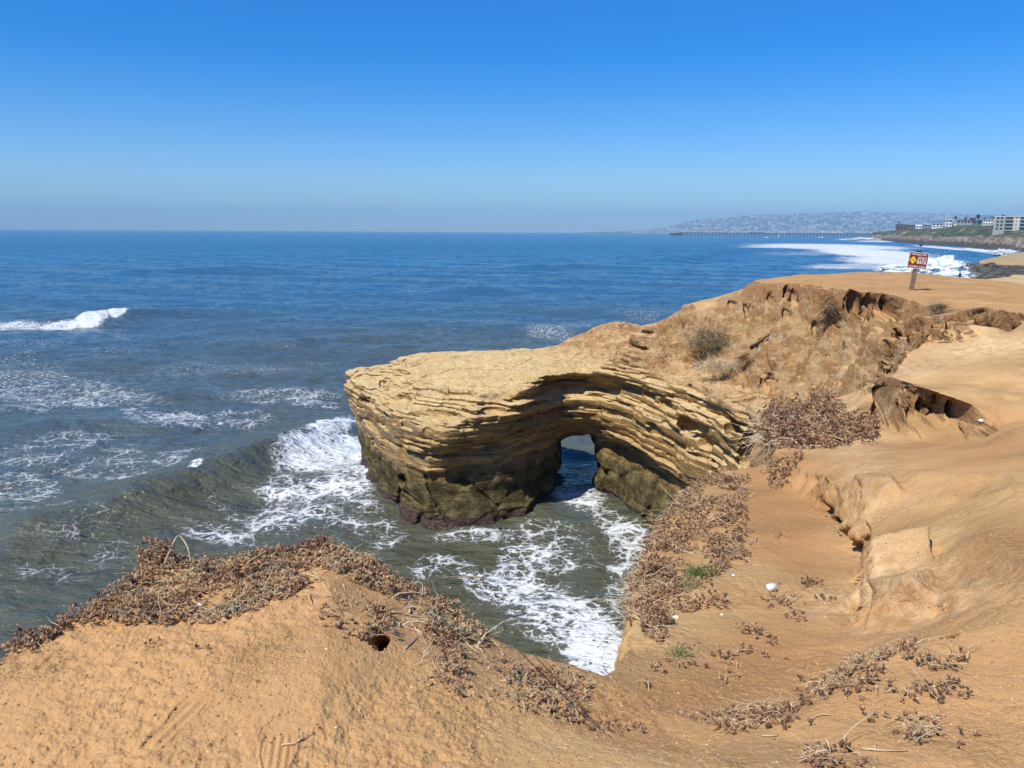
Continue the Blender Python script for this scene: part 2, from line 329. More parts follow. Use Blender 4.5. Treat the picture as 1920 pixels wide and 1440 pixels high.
# rim of the amphitheatre on its right side, top of mound two
tin.line(Yl([(1672,702,11.7),(1690,672,12.3),(1700,660,12.6),(1745,658,12.5),(1800,653,12.4),(1850,640,12.5),(1880,625,12.9)]))
tin.line(Yl([(1705,655,13.6),(1740,612,14.0),(1765,600,13.7),(1800,596,13.5),(1850,602,13.2),(1890,612,13.3)]))
tin.pts(Yl([(1800,680,11.7),(1900,660,11.7),(2050,640,11.7)]))
rim=[pY(1745,590,16.4),pY(1790,583,16.0)]
tin.pts(Yl([(1830,575,15.6),(1920,590,14.0),(1920,570,15.5)]))
tin.line(Yl([(1292,573,30.2),(1345,561,29.9),(1388,550,29.5),(1430,531,28.9)])+Zl([(1500,529,9.28),(1560,538,9.28),(1600,546,9.28),(1640,551,9.3),(1690,556,9.3),(1725,566,9.25),(1762,580,9.15)]))
tin.line(Yl([(1300,592,29.2),(1350,590,28.8),(1400,590,28.2),(1440,582,27.5),(1500,578,26.1),(1560,585,24.3),(1600,592,23.0),(1640,598,21.7),(1690,606,20.0),(1722,603,18.4),(1752,592,17.0)]))
tin.pts(Yl([(1225,630,31.2),(1245,665,30.1),(1300,640,28.7),(1300,688,27.9),(1350,650,27.8),(1400,650,27.0),(1400,710,25.4),(1350,700,26.6),(1450,630,25.6),(1450,700,24.4),(1500,640,24.7),(1500,700,23.2),(1560,640,22.8),(1560,710,20.8),
 (1620,650,20.6),(1620,710,18.6),(1660,640,18.7),(1660,690,16.6),(1650,745,15.6),(1690,640,16.6)]))
# hummock under the ice plant clump
tin.pts(Yl([(1480,800,11.2),(1475,782,12.6),(1540,800,11.2),(1540,783,13.0),(1600,800,11.0),(1610,788,12.6),(1480,838,9.7),(1560,838,9.6),(1630,825,9.8)]))
# plateau
tin.pts(Zl([(1708,543,9.32),(1600,530,9.34),(1500,520,9.34),(1800,545,9.33),(1920,560,9.35),(1850,540,9.3),(1760,560,9.28),(2100,600,9.4),(2300,700,9.5)]))
tin.pts([(40,5,9.8),(60,15,9.8),(40,20,9.5),(25,8,9.5)])
# sea bed
tin.pts([(x,y,-2.) for x,y in ((-80,-20),(-80,20),(-80,90),(-20,10),(-20,40),(-2,10),(-2,16),(0,22),(0,28),(3,13),(3.5,24),(2,33),(-12,30),(0,50),(30,60),(80,80),(-5,60),(5,42),(-10,8),(90,50))])
tin.build()

LAND={}
def build_land():
    th=np.concatenate([np.linspace(-math.pi,-.80,60,endpoint=False),np.linspace(-.80,-.64,50,endpoint=False),np.linspace(-.64,.66,1300,endpoint=False),np.linspace(.66,.85,60,endpoint=False),np.linspace(.85,math.pi,60)])
    r0=np.concatenate([np.exp(np.linspace(math.log(.35),math.log(1.5),40,endpoint=False)),np.exp(np.linspace(math.log(1.5),math.log(45),3000,endpoint=False)),np.exp(np.linspace(math.log(45),math.log(75),60))])
    X,Y,Z=tin.sample(th,r0)
    Z=blur(blur(Z,5,1),3,0)
    ds=np.hypot(np.diff(r0)[None,:],np.diff(Z,axis=1)*np.where(Z[:,1:]>5.0,1.0,.15))/r0[1:][None,:]
    ds=(ds+.0004)*(1+1.3*((r0[1:]>1.8)&(r0[1:]<5.5)))[None,:]; cs=np.concatenate([np.zeros((len(th),1)),np.cumsum(ds,axis=1)],1)
    cs=cs/cs[:,-1:]; cs=blur(cs,6,0)
    N=1500; u=np.linspace(0,1,N)
    R=np.stack([np.interp(u,cs[i],r0) for i in range(len(th))])
    Z2=np.stack([np.interp(R[i],r0,Z[i]) for i in range(len(th))])
    TH=th[:,None]+0*R
    return np.stack([R*np.sin(TH),R*np.cos(TH),Z2],-1)
P=build_land()
log('land grid',P.shape)
# ---------------------------------------------------------------- relief of the soil
def sd_seg(x,y,pts):
    d=np.full(x.shape,1e9)
    for a,b in zip(pts[:-1],pts[1:]):
        ex,ey=b[0]-a[0],b[1]-a[1]; t=np.clip(((x-a[0])*ex+(y-a[1])*ey)/(ex*ex+ey*ey+1e-12),0,1)
        d=np.minimum(d,np.hypot(x-a[0]-t*ex,y-a[1]-t*ey))
    return d
_P0=P.copy()
n=normals_grid(P); sl=1-n[...,2]
x,y,z=P[...,0],P[...,1],P[...,2]; R=np.hypot(x,y)
up=(z>3)
# steep soil: crumbling face, cut by rills running down the slope
st=sstep(.10,.45,sl)*up*sstep(12,15,R)
ril=1-np.abs(noise3(x*.9,y*.9,z*.22,101))*2; ril2=1-np.abs(noise3(x*2.4,y*2.4,z*.5,102))*2
lump=fbm(x*.8,y*.8,z*.8,5,103,.55)
mid_=fbm(x*3.1,y*3.1,z*2.2,4,151,.6)
disp=st*(.09*lump+.085*mid_-.25*np.clip(ril,.35,1)**2+.11-.15*np.clip(ril2,.4,1)**2-.09*sstep(.22,.42,noise3(x*3.4,y*3.4,z*2.0,152))-.07*sstep(.2,.4,noise3(x*7,y*7,z*5,153))+.04*np.clip(1-2*np.abs(noise3(x*6,y*6,z*3,154)),0,1))
# crest of the amphitheatre: blocky, undercut
edge=sstep(.2,.5,sl)*sstep(7.9,8.6,z)*sstep(13,16,R)
cell=noise3(x*1.3,y*1.3,z*.3,105)
disp+=edge*(.16*np.sign(cell)*sstep(.03,.14,np.abs(cell))+.07*np.sign(noise3(x*3,y*3,z*.6,106)))
# bank and gully scarps nearer the camera
near=sstep(.22,.5,sl)*up*sstep(12,9,R)
disp+=near*sstep(8,9,R)*.06*fbm(x*5,y*5,z*2.5,4,160,.6)
disp+=near*(.040*fbm(x*3.5,y*3.5,z*3,5,107,.6)-.05*np.clip(1-np.abs(noise3(x*3.2,y*3.2,z*.6,108))*2,.4,1)**2-.03*np.clip(1-np.abs(noise3(x*9,y*9,z*2.5,109))*2,.4,1)**2)
# flat ground: soft undulation, trampled lumps
flat=1-sstep(.05,.3,sl)
disp+=flat*up*(.03*fbm(x*.7,y*.7,0*x,3,111)+.012*noise3(x*2.7,y*2.7,0*x,115)+(.003+.007*sstep(-.05,.4,noise3(x*1.3,y*1.3,0*x,118)+.25*sstep(-.2,-1.2,x)*sstep(4,3,y)))*fbm(x*15,y*15,0*x,4,117,.6)*sstep(12,6,R))
disp+=up*(.012*noise3(x*6,y*6,z*6,119)*sstep(25,12,R)*(.3+.7*sstep(.05,.2,sl)))
P=P+n*disp[...,None]
_PC=[None]
def refresh():
    v=P-np.array((0,0,EYE)); f=np.array(fwd);r=np.array(rgt2);u=np.array(upv2); d=v@f; ok=d>.3; d=np.where(ok,d,1)
    qx=np.where(ok,960+FPX*(v@r)/d,-9e3).ravel(); qy=np.where(ok,720-FPX*(v@u)/d,-9e3).ravel(); k=np.where((qx>-400)&(qx<2300)&(qy>380)&(qy<1800))[0]
    o=np.argsort(qx[k]); k=k[o]; _PC[0]=(qx[k],qy[k],d.ravel()[k],k)
def at_px(px,py):       # surface point seen at this place in the survey photograph
    qx,qy,d,k=_PC[0]; a=np.searchsorted(qx,px-3);b=np.searchsorted(qx,px+3)
    e=np.hypot(qx[a:b]-px,(qy[a:b]-py)); m=e.min(); c=np.where(e<m+2.0)[0]; c=c[np.argmin(d[a:b][c])]
    return P.reshape(-1,3)[k[a+c]]
refresh()
# caves, burrows: pushed into the ground
SLP=sstep(.03,.13,1-normals_grid(P)[...,2]); SLP=blur(blur(SLP,2,0),2,1)
def cave(c,rx,ry,rz,push,sharp=.25,anywhere=False):
    global P
    q=np.sqrt(((P[...,0]-c[0])/rx)**2+((P[...,1]-c[1])/ry)**2+((P[...,2]-c[2])/rz)**2)
    q=q+.28*noise3(P[...,0]*.7/rx,P[...,1]*.7/rx,P[...,2]*.7/rx,130)+.12*noise3(P[...,0]*2/rx,P[...,1]*2/rx,P[...,2]*2/rx,131)
    w=sstep(1+sharp,1-sharp,q)*(1 if anywhere else SLP)
    P=P+w[...,None]*np.array(push)
for (cx,cy,rx,ry,rz,push) in (
 (1686,748,.30,.7,.38,(.2,.8,.03)),(1668,775,.10,.4,.25,(.1,.4,.0)),(1750,772,.18,.6,.36,(.12,.75,.02)),(1802,784,.15,.6,.26,(.12,.7,.02)),(1822,800,.05,.4,.14,(.05,.4,0)),(1773,800,.05,.4,.15,(.05,.4,0)),
 (1655,578,.42,.9,.55,(.1,.9,0)),(1703,590,.24,.9,.75,(.1,.9,0)),(1717,612,.2,.7,.5,(.1,.7,0)),(1602,568,.2,.6,.42,(.1,.6,0)),(1622,572,.14,.5,.3,(.1,.5,0)),(1580,560,.15,.5,.3,(.05,.5,0)),(1540,565,.2,.6,.4,(.05,.5,0)),
 (1376,576,.16,.6,.22,(0,.4,0)),(1404,584,.15,.6,.3,(0,.5,0)),(1483,556,.16,.8,.6,(.1,.6,0)),(1505,548,.10,.6,.3,(.05,.5,0)),(1450,560,.1,.5,.35,(0,.4,0)),(1635,575,.1,.5,.5,(.05,.5,0)),(1675,585,.1,.5,.5,(.05,.5,0)),(1478,590,.10,.6,.5,(.1,.5,0)),(1560,612,.28,.7,.7,(.1,.5,0)),(1535,620,.16,.5,.45,(0,.4,0)),(1598,640,.14,.5,.4,(0,.4,0)),(1565,655,.10,.5,.4,(0,.4,0)),(1690,645,.15,.7,.8,(.1,.6,0)),(1676,665,.10,.5,.5,(.1,.5,0)),
 (1438,715,.22,.5,.36,(.1,.5,0)),(1450,728,.12,.5,.3,(.1,.4,0)),(1790,612,.16,.5,.2,(.1,.6,0)),(1795,635,.05,.4,.25,(0,.4,0)),(1762,648,.16,.4,.12,(0,.4,0)),(1815,633,.08,.3,.12,(0,.3,0))):
    cave(at_px(cx,cy),rx,ry,rz,push,.22)
for q_ in ((1535,962),(1550,988),(1566,1012),(1582,1038),(1596,1058),(1592,1088),(1584,1112)): c_=at_px(*q_); cave(c_+np.array((.04,0,.02)),.10,.20,.09,(.22,.08,-.01),.25)
cave(at_px(1601,1060),.07,.20,.22,(.28,.12,-.03),.25); cave(at_px(1545,975),.09,.22,.18,(.22,.15,-.03),.25); cave(at_px(1560,1000),.04,.12,.2,(.12,.1,0),.3); cave(at_px(1585,1165),.05,.05,.06,(.08,.04,-.03),.3); cave(at_px(1605,1140),.025,.05,.14,(.08,.05,-.02),.3); cave(at_px(1590,1100),.03,.08,.10,(.12,.06,-.02),.3)
refresh()
b1=at_px(710,1195); cave(b1,.050,.070,.2,(.02,.34,-.34),.13,True)
b2=at_px(884,1188); cave(b2,.04,.05,.2,(0,.2,-.2),.2,True)
b3=at_px(1630,1240); cave(b3,.05,.05,.1,(0.03,.05,-.12),.25,True)
b4=at_px(1768,1190); cave(b4,.06,.05,.15,(.05,.04,-.12),.25,True)
# footprints
def tread(a,b,wid,bars,depth):
    global P
    a=at_px(*a);b=at_px(*b); ex=(b-a)[:2]; L=np.linalg.norm(ex); ex/=L; ey=np.array((-ex[1],ex[0]))
    dx=P[...,0]-a[0];dy=P[...,1]-a[1]; u=(dx*ex[0]+dy*ex[1])/L; v=(dx*ey[0]+dy*ey[1])/wid
    m=(u>-.3)&(u<1.3)&(np.abs(v)<2)&(P[...,2]>8)
    hwid=.5*(.78+.30*sstep(.45,.75,u)-.10*np.exp(-((u-.42)/.12)**2))
    q=np.maximum(np.abs(u-.5)*2,np.abs(v)/hwid); q=(np.clip(np.abs(u-.5)*2,0,2)**5+np.abs(v/hwid)**5)**.2
    inside=sstep(1.06,.94,q)
    bar=np.cos(v*2*math.pi*bars)*.5+.5
    zz=-depth*inside+depth*.9*inside*bar*sstep(.94,.8,q)+depth*.5*np.exp(-((q-1.1)/.07)**2)
    s=m&(q<1.15); A_=np.stack([P[...,0][s],P[...,1][s],np.ones(s.sum())],1); co=np.linalg.lstsq(A_,P[...,2][s],rcond=None)[0]
    pl=P[...,0]*co[0]+P[...,1]*co[1]+co[2]; k_=np.where(m,sstep(1.35,1.0,q)*.9,0); P[...,2]=P[...,2]*(1-k_)+pl*k_
    P[...,2]+=np.where(m,zz,0)
    return m,inside
refresh()
FOOT=[tread((276,1402),(378,1306),.095,2.5,.008),tread((505,1520),(528,1362),.10,4,.0055)]
foot_a=np.zeros(P.shape[:2])
for m,i in FOOT: foot_a=np.maximum(foot_a,np.where(m,i,0))
refresh()
# colour of the ground itself: worn trail, pale crust, weathered dark crust
def project(Pp):
    v=Pp-np.array((0,0,EYE)); f=np.array(fwd);r=np.array(rgt2);u=np.array(upv2)
    d=v@f; d=np.where(d<.05,.05,d); return 960+FPX*(v@r)/d,720-FPX*(v@u)/d
x,y,z=P[...,0],P[...,1],P[...,2]
def wline(L): return [at_px(*q)[:2] for q in L]
trail=wline([(1180,1345),(1350,1300),(1500,1260),(1650,1200),(1760,1130),(1870,1060),(1910,1010)])
trail2=wline([(1420,885),(1440,960),(1490,1040),(1540,1130),(1540,1220)])
trail3=wline([(1480,850),(1620,860),(1780,830),(1915,850)])
wl=lambda L,w:np.exp(-(sd_seg(x,y,L)/w)**2)
tr=np.clip(wl(trail,.38)+.8*wl(trail2,.5)+.6*wl(trail3,.5)+.55*sstep(16,20,y)*sstep(9,9.2,z),0,1)
tr=np.clip(tr+.25*noise3(x*.8,y*.8,z,141),0,1)
pale=wline([(1600,1100),(1680,1080),(1720,1130)])
pa=.8*wl(pale,.35)+.9*wl(wline([(1700,690),(1800,660),(1900,640)]),.8)+.6*wl(wline([(1760,598),(1860,600)]),.5)+.5*wl(wline([(1560,930),(1640,960)]),.3)
pa=np.clip(pa*(1+.6*noise3(x*1.5,y*1.5,z*1.5,143)),0,1)
log('land shaped')
ground=np_mesh('ground',P.reshape(-1,3),grid_faces(P.shape[0],P.shape[1]),mat_soil())
attr(ground,'trail',tr);attr(ground,'pale',pa);attr(ground,'foot',foot_a)
ground=link('ground',ground,kind='structure')
# ---------------------------------------------------------------- bedrock: implicit surface, then surface nets
def cp(px,Y,z):
    d=ray(px,720); dep=Y*math.cos(PITCH)+(EYE-z)*math.sin(PITCH); return (dep*(px-960)/FPX,Y)
def poly_sdf(X,Y,poly):
    poly=np.array(poly); n=len(poly); d=np.full(X.shape,1e9); ins=np.zeros(X.shape,bool)
    for i in range(n):
        a=poly[i];b=poly[(i+1)%n]; e=b-a
        wx=X-a[0];wy=Y-a[1]; t=np.clip((wx*e[0]+wy*e[1])/(e@e+1e-12),0,1)
        d=np.minimum(d,(wx-t*e[0])**2+(wy-t*e[1])**2)
        c=((a[1]<=Y)&(b[1]>Y))|((b[1]<=Y)&(a[1]>Y))
        xi=a[0]+(Y-a[1])/(e[1] if abs(e[1])>1e-9 else 1e-9)*e[0]
        ins^=c&(X<xi)
    return np.sqrt(d)*np.where(ins,-1,1)
def surface_nets(F,org,vs):
    """F>0 outside; returns verts, quads"""
    S=F<0; nx,ny,nz=F.shape
    c=S[:-1,:-1,:-1].astype(np.int8)
    for dx in (0,1):
        for dy in (0,1):
            for dz in (0,1):
                if dx or dy or dz: c=c+S[dx:nx-1+dx,dy:ny-1+dy,dz:nz-1+dz]
    act=(c>0)&(c<8); I=np.argwhere(act); idx=np.full(act.shape,-1,np.int32); idx[act]=np.arange(len(I))
    pos=np.zeros((len(I),3)); cnt=np.zeros(len(I))
    offs=[(a,b,c) for a in (0,1) for b in (0,1) for c in (0,1)]
    for o in offs:
        for ax in range(3):
            if o[ax]: continue
            p=list(o);p[ax]=1
            f0=F[I[:,0]+o[0],I[:,1]+o[1],I[:,2]+o[2]];f1=F[I[:,0]+p[0],I[:,1]+p[1],I[:,2]+p[2]]
            m=(f0<0)!=(f1<0); t=f0/(f0-f1+1e-12)
            q=np.tile(np.array(o,float),(len(I),1)); q[:,ax]=t
            pos[m]+=q[m]; cnt[m]+=1
    V=(I+pos/cnt[:,None])*vs+np.array(org)
    Q=[]
    for ax in range(3):
        o1,o2=[(1,2),(2,0),(0,1)][ax]
        sl=[slice(1,-1)]*3; sl[ax]=slice(0,-1); a=S[tuple(sl)]
        sl2=list(sl); sl2[ax]=slice(1,None); b=S[tuple(sl2)]
        E=np.argwhere(a!=b); base=np.ones(3,int); base[ax]=0; E=E+base
        flip=S[E[:,0],E[:,1],E[:,2]]
        def at(d1,d2):
            J=E.copy(); J[:,o1]-=d1; J[:,o2]-=d2; return idx[J[:,0],J[:,1],J[:,2]]
        q=np.stack([at(1,1),at(0,1),at(0,0),at(1,0)],-1)
        q[~flip]=q[~flip][:,::-1]; Q.append(q)
    Q=np.concatenate(Q); Q=Q[(Q>=0).all(1)]
    return V,Q
back=[(4.5,35.2),(9,34.5),(14,34),(18,34),(18,16),(10.5,17)]
LV={
-1.:[(1500,18.5),(1440,20.6),(1380,21),(1290,24.5),(1232,26.6),(1215,27.6),(1180,29.2),(1148,30.6),(1085,31.5),(1040,31.2),(1012,29.8),(985,28.4),(930,27.6),(870,27.3),(812,27.2),(760,28.3),(715,30.2),(690,32.8),(678,35.8),(688,38.2),(800,38.6),(930,38.0),(1040,36)],
.0:[(1500,18.5),(1440,20.6),(1380,21),(1290,24.5),(1232,26.6),(1215,27.6),(1180,29.2),(1148,30.6),(1085,31.5),(1040,31.2),(1012,29.8),(985,28.4),(930,27.6),(870,27.3),(812,27.2),(760,28.3),(715,30.2),(690,32.8),(678,35.8),(688,38.2),(800,38.6),(930,38.0),(1040,36)],
.55:[(1500,18.5),(1442,20.6),(1382,21.1),(1292,24.7),(1234,26.9),(1217,27.8),(1182,29.4),(1148,30.7),(1085,31.5),(1040,31.2),(1010,30.0),(985,28.7),(930,28.0),(870,27.8),(814,27.7),(764,28.8),(718,30.8),(694,33.2),(682,35.8),(690,38.2),(800,38.4),(930,37.8),(1040,35.8)],
1.2:[(1500,18.5),(1442,20.6),(1385,21.2),(1295,24.8),(1238,27.0),(1222,27.9),(1190,29.4),(1150,30.7),(1085,31.6),(1046,31.6),(1030,31.0),(1000,29.9),(940,28.5),(870,28.0),(806,27.6),(760,28.6),(710,30.6),(684,33.2),(674,35.9),(684,38.2),(800,38.4),(930,37.6),(1040,35.6)],
2.2:[(1500,18.5),(1446,20.6),(1400,20.8),(1330,23.7),(1262,26.9),(1200,30.1),(1165,31.2),(1130,31.8),(1085,31.8),(1048,31.8),(1035,31.2),(1000,30.0),(930,28.4),(870,28.1),(800,27.6),(755,28.9),(705,31),(676,33.5),(668,36),(680,38.2),(800,38.2),(930,37.6),(1040,35.4)],
2.9:[(1500,18.5),(1446,20.6),(1400,20.6),(1330,23.3),(1262,25.8),(1200,28.2),(1150,30.2),(1120,31.2),(1085,31.5),(1050,31.5),(1030,30.9),(1000,29.9),(930,28.4),(890,28.1),(820,27.4),(780,28.3),(725,30.3),(685,33.0),(662,35.9),(675,38),(800,38.2),(930,37.5),(1040,35.3)],
3.6:[(1500,18.5),(1448,20.6),(1400,20.9),(1330,23.4),(1262,25.9),(1200,28.0),(1150,29.8),(1120,30.6),(1085,30.9),(1055,30.9),(1030,30.3),(1000,29.5),(940,28.3),(890,27.7),(840,27.2),(790,27.8),(740,29.5),(690,32.2),(652,35.5),(660,37.8),(800,38.1),(930,37.4),(1040,35.2)],
4.3:[(1500,18.5),(1450,20.6),(1410,20.6),(1340,23.3),(1270,25.9),(1210,27.9),(1150,29.9),(1120,30.6),(1085,30.8),(1055,30.7),(1030,29.9),(990,29.0),(930,28.0),(890,27.4),(850,27.2),(790,28.2),(730,30.5),(670,34),(638,36),(648,37.5),(800,38),(930,37.3),(1040,35.1)],
4.9:[(1500,18.5),(1455,20.6),(1420,20.2),(1340,23.4),(1270,26.1),(1210,28.2),(1150,30.3),(1120,30.9),(1085,31.5),(1055,31.6),(1015,30.8),(990,28.9),(940,28.2),(885,27.6),(840,28.1),(775,29.8),(710,33.2),(670,36),(690,37.2),(800,37.8),(930,37.2),(1040,35)],
5.5:[(1500,18.5),(1460,20.6),(1430,20.0),(1350,23.4),(1280,26.0),(1210,28.2),(1150,29.7),(1120,30.1),(1085,30.2),(1055,30.0),(1005,29.0),(980,29.2),(940,28.9),(895,28.6),(850,29.4),(800,31.5),(740,34.5),(720,36.8),(800,37.4),(930,37),(1040,34.8)],
6.3:[(1500,18.5),(1462,20.6),(1435,20.4),(1355,23.7),(1290,26.1),(1210,28.6),(1150,30.3),(1120,30.8),(1085,31.2),(1055,31.4),(1020,31.5),(990,31.6),(940,31.8),(895,32),(870,33),(850,34),(850,35.5),(930,36),(1040,34.6)],
8.0:[(1500,18.5),(1462,20.6),(1435,21.4),(1355,25.0),(1290,27.5),(1210,30),(1150,31.6),(1120,32.0),(1085,32.6),(1055,33),(1040,33.5),(1060,34.0)],
}
VS=0.053
gx=np.arange(-9.2,10.4,VS);gy=np.arange(17.0,39.6,VS);gz=np.arange(-.7,8.4,VS)
# coarse pass for the plan distances
GX,GY=np.meshgrid(gx,gy,indexing='ij')
lv=sorted(LV); SD=np.stack([poly_sdf(GX,GY,[cp(a,b,z) for a,b in LV[z]]+back).astype(np.float32) for z in lv])
# top surface (thin plate through survey points)
tp=[pz(640,711,4.15),pz(690,690,4.35),pz(740,673,4.75),pz(800,661,5.2),pz(860,659,5.3),pz(930,654,5.45),pz(990,650,5.6),pz(1050,641,6.05),pz(1100,627,6.6),pz(1150,613,7.05),pz(1200,603,7.6),
 pY(695,745,32.3),pY(770,772,29.2),pY(850,788,27.7),pY(900,776,27.8),pY(955,752,28.5),pY(860,722,30.0),pY(785,708,32.3),pY(935,716,30.2),pY(720,712,34.3),pY(1000,708,29.4),pY(1080,700,30.6),pY(1120,690,30.8),pY(1200,695,28.4),pY(1060,672,31.8),pY(1130,655,31.8),pY(1200,650,30.4),pY(850,700,31.5),pY(940,690,32),
 pY(1300,725,25.6),pY(1400,748,22.4),pY(1440,768,20.3),(9,28,5.6),(9,22,5.9),(9,33,5.2),(13,25,5),(13,15,5),(-8,40,4.2),(0,40,5.2),(6,37,6.5)]
tp=np.array(tp); 
def K(r2): return r2*np.log(r2+1e-9)
A=np.zeros((len(tp)+3,)*2); r2=((tp[:,None,:2]-tp[None,:,:2])**2).sum(-1); A[:len(tp),:len(tp)]=K(r2)+np.eye(len(tp))*.3
A[:len(tp),-3]=1;A[:len(tp),-2:]=tp[:,:2];A[-3,:len(tp)]=1;A[-2:,:len(tp)]=tp[:,:2].T
w=np.linalg.solve(A,np.concatenate([tp[:,2],[0,0,0]]))
TOP=w[-3]+w[-2]*GX+w[-1]*GY
for k,q in enumerate(tp): TOP+=w[k]*K((GX-q[0])**2+(GY-q[1])**2)
TOP=TOP.astype(np.float32)
_tr=(np.random.default_rng(11).random(4096)).astype(np.float32)
_c=np.cumsum(.07+.22*_tr**1.5)                       # bed boundaries
def beds(zz):
    k=np.searchsorted(_c,zz+12.0); lo=_c[k-1]; t=(zz+12.0-lo)/(_c[k]-lo); return k,t
def rockF(x,y,z,sd,top,detail=True):
    F=sd; 
    if detail:
        warp=.13*noise3(x*.22,y*.22,z*.3,5)+.05*noise3(x*.9,y*.9,z*1.2,6)+.015*x
        zz=z+warp; k,t=beds(zz)
        up=sstep(1.5,2.3,z)*(1-.75*sstep(4.9,5.7,z)*(x<3)) ; 
        rk=_tr[(k*7)&4095]
        # each bed sticks out by its own amount, changing along the face, undercut at its foot
        ver=noise3(x*.55,y*.55,k*3.7,21)
        amp=.40+.85*sstep(-.25,.35,noise3(x*.33,y*.33,z*.45,23))
        led=(rk-.5)*.24+.09*ver+.07*(t**.5-.6)
        # joint blocks: piecewise steps that differ from bed to bed
        jx=x*.9+y*.35+.5*noise3(x*.7,y*.7,z*.2,24); jy=y*.8-x*.3+.5*noise3(x*.7,y*.7,z*.2,25)
        cellr=_tr[(np.floor(jx*1.3).astype(np.int32)*73+np.floor(jy*1.1).astype(np.int32)*151+k*17)&4095]
        groove=np.exp(-t*(_c[k]-_c[k-1])/.045)*sstep(-.15,.25,noise3(x*.45,y*.45,k*2.1,26))
        led=(led+.20*(cellr-.5))*amp-.17*groove
        big=noise3(x*.42,y*.42,k//3*2.3,33); led=led+.13*np.sign(big)*sstep(.10,.22,np.abs(big))*sstep(2.0,2.8,z)
        low=.20*fbm(x*.5,y*.5,z*.7,3,41)+.05*noise3(x*2.3,y*2.3,z*2.3,44)+.13*(_tr[(np.floor(x*.7+y*.45+z*.5+.4*noise3(x*.5,y*.5,z*.5,45)).astype(np.int32)*31+np.floor(z*.8-x*.5+.4*noise3(x*.6,y*.6,z*.6,46)).astype(np.int32)*57)&4095]-.5)
        # fractured blocks low down: facetted
        fx=np.abs(noise3(x*.6+z*.25,y*.6-z*.3,z*.5,51)); low=low-.22*(fx<.10)*sstep(.10,.02,fx)
        base=sstep(.75,.45,z)
        led2=(_tr[(k*5)&4095]-.5)*.22+.06*ver
        F=F-(up*led*.95+(1-up)*(low*.9+base*led2))
        F=F-.15*fbm(x*.28,y*.28,z*.35,2,61)
    return F
CAV=[(pY(805,782,28.0),(1.0,.55,.20)),(pY(742,748,30.6),(.55,.6,.22)),(pY(690,752,33.2),(.7,.5,.13)),(pY(1055,728,30.6),(1.7,.9,.42)),(pY(1120,735,30.2),(.9,.6,.3)),(pY(925,770,28.2),(.45,.4,.2)),(pY(985,790,29.3),(.5,.45,.22)),
 (pY(960,835,28.6),(1.2,.4,.22)),(pY(860,895,28.0),(.55,.4,.45)),(pY(1205,742,28.0),(.8,.5,.15)),(pY(1245,760,26.9),(.5,.5,.22)),(pY(1290,795,25.4),(.4,.5,.35)),(pY(1320,830,24.2),(.45,.5,.3)),(pY(1225,800,27.2),(.9,.45,.14)),(pY(1180,850,28.9),(1.3,.8,.30)),(pY(1240,890,26.4),(1.1,.7,.2)),(pY(1395,800,22.2),(.5,.8,.5)),(pY(1420,850,21),(.5,.8,.8)),(pY(700,828,31.8),(.8,.5,.14)),(pY(760,900,29),(.4,.4,.3)),(pY(1010,900,30),(.35,.4,.5))]
def cavs(x,y,z,f):
    for c,r in CAV:
        q=np.sqrt(((x-c[0])/r[0])**2+((y-c[1])/r[1])**2+((z-c[2])/r[2])**2)+.25*noise3(x*1.3,y*1.3,z*2.5,77)
        f=np.maximum(f,(1-q)*min(r))
    return f
def tunnel(x,y,z):
    dep=y*math.cos(PITCH)+(EYE-z)*math.sin(PITCH)
    xc=dep*(1083-960)/FPX+.05*(y-33)
    hw=1.02+.35*np.clip((32.3-y)/2,0,1)**1.5+.5*np.clip((y-34.2)/2,0,1)
    hw=hw+.50*noise3(np.sign(x-xc)*7,y*1.3,z*1.5,71)
    ht=1.90+.25*noise3(x*1.6,y*.8,z*0,73)+1.6*np.clip((33.8-y)/3.0,0,1)**1.2+.10*noise3(x,y,0*z,72)
    q=(np.abs((x-xc)/hw)**4+np.abs(np.maximum(z,0)/ht)**3.2)**.27
    return (q-1)*hw
nz=len(gz); F=np.empty((len(gx),len(gy),nz),np.float32)
for iz,z in enumerate(gz):
    k=int(np.clip(np.searchsorted(lv,z)-1,0,len(lv)-2)); t=np.clip((z-lv[k])/(lv[k+1]-lv[k]),0,1)
    sd=SD[k]*(1-t)+SD[k+1]*t
    f=np.clip(sd,-2,2)
    m=np.abs(sd)<1.3
    x=GX[m];y=GY[m]
    zf=np.full(x.shape,z,np.float32); ff=cavs(x,y,zf,rockF(x,y,zf,sd[m],None))
    f[m]=ff
    ft=z-TOP
    mt=(np.abs(ft)<.5)&(sd<1)
    ft[mt]=ft[mt]-(.10+.06*(GX[mt]>2.8))*fbm(GX[mt]*.7,GY[mt]*.7,z*0+GX[mt]*0,5,81,.6)+.03*np.sign(noise3(GX[mt]*.35,GY[mt]*.5,z*0+GX[mt]*0,82))
    kb,tb=beds(z+.13*noise3(GX[mt]*.22,GY[mt]*.22,z*.3+GX[mt]*0,5)+.015*GX[mt]); ft[mt]=ft[mt]-.16*(tb**.6-.6)*sstep(5.1,4.8,TOP[mt])-.10*np.sign(noise3(GX[mt]*.6,GY[mt]*.6,kb*2.3,84))*sstep(5.1,4.8,TOP[mt])*.5
    kk=.26; h=np.clip(.5+.5*(f-ft)/kk,0,1); f2=f*h+ft*(1-h)+kk*h*(1-h)
    bx=(GX>0)&(GX<6)&(GY>28)&(GY<38.5)
    tt=tunnel(GX[bx],GY[bx],np.full(bx.sum(),z,np.float32)); f2[bx]=np.maximum(f2[bx],-tt)
    F[:,:,iz]=f2
F[0]=1;F[-1]=1;F[:,0]=1;F[:,-1]=1;F[:,:,0]=1;F[:,:,-1]=1
V,Q=surface_nets(F,(gx[0],gy[0],gz[0]),VS)
del F
log('rock',V.shape,Q.shape)
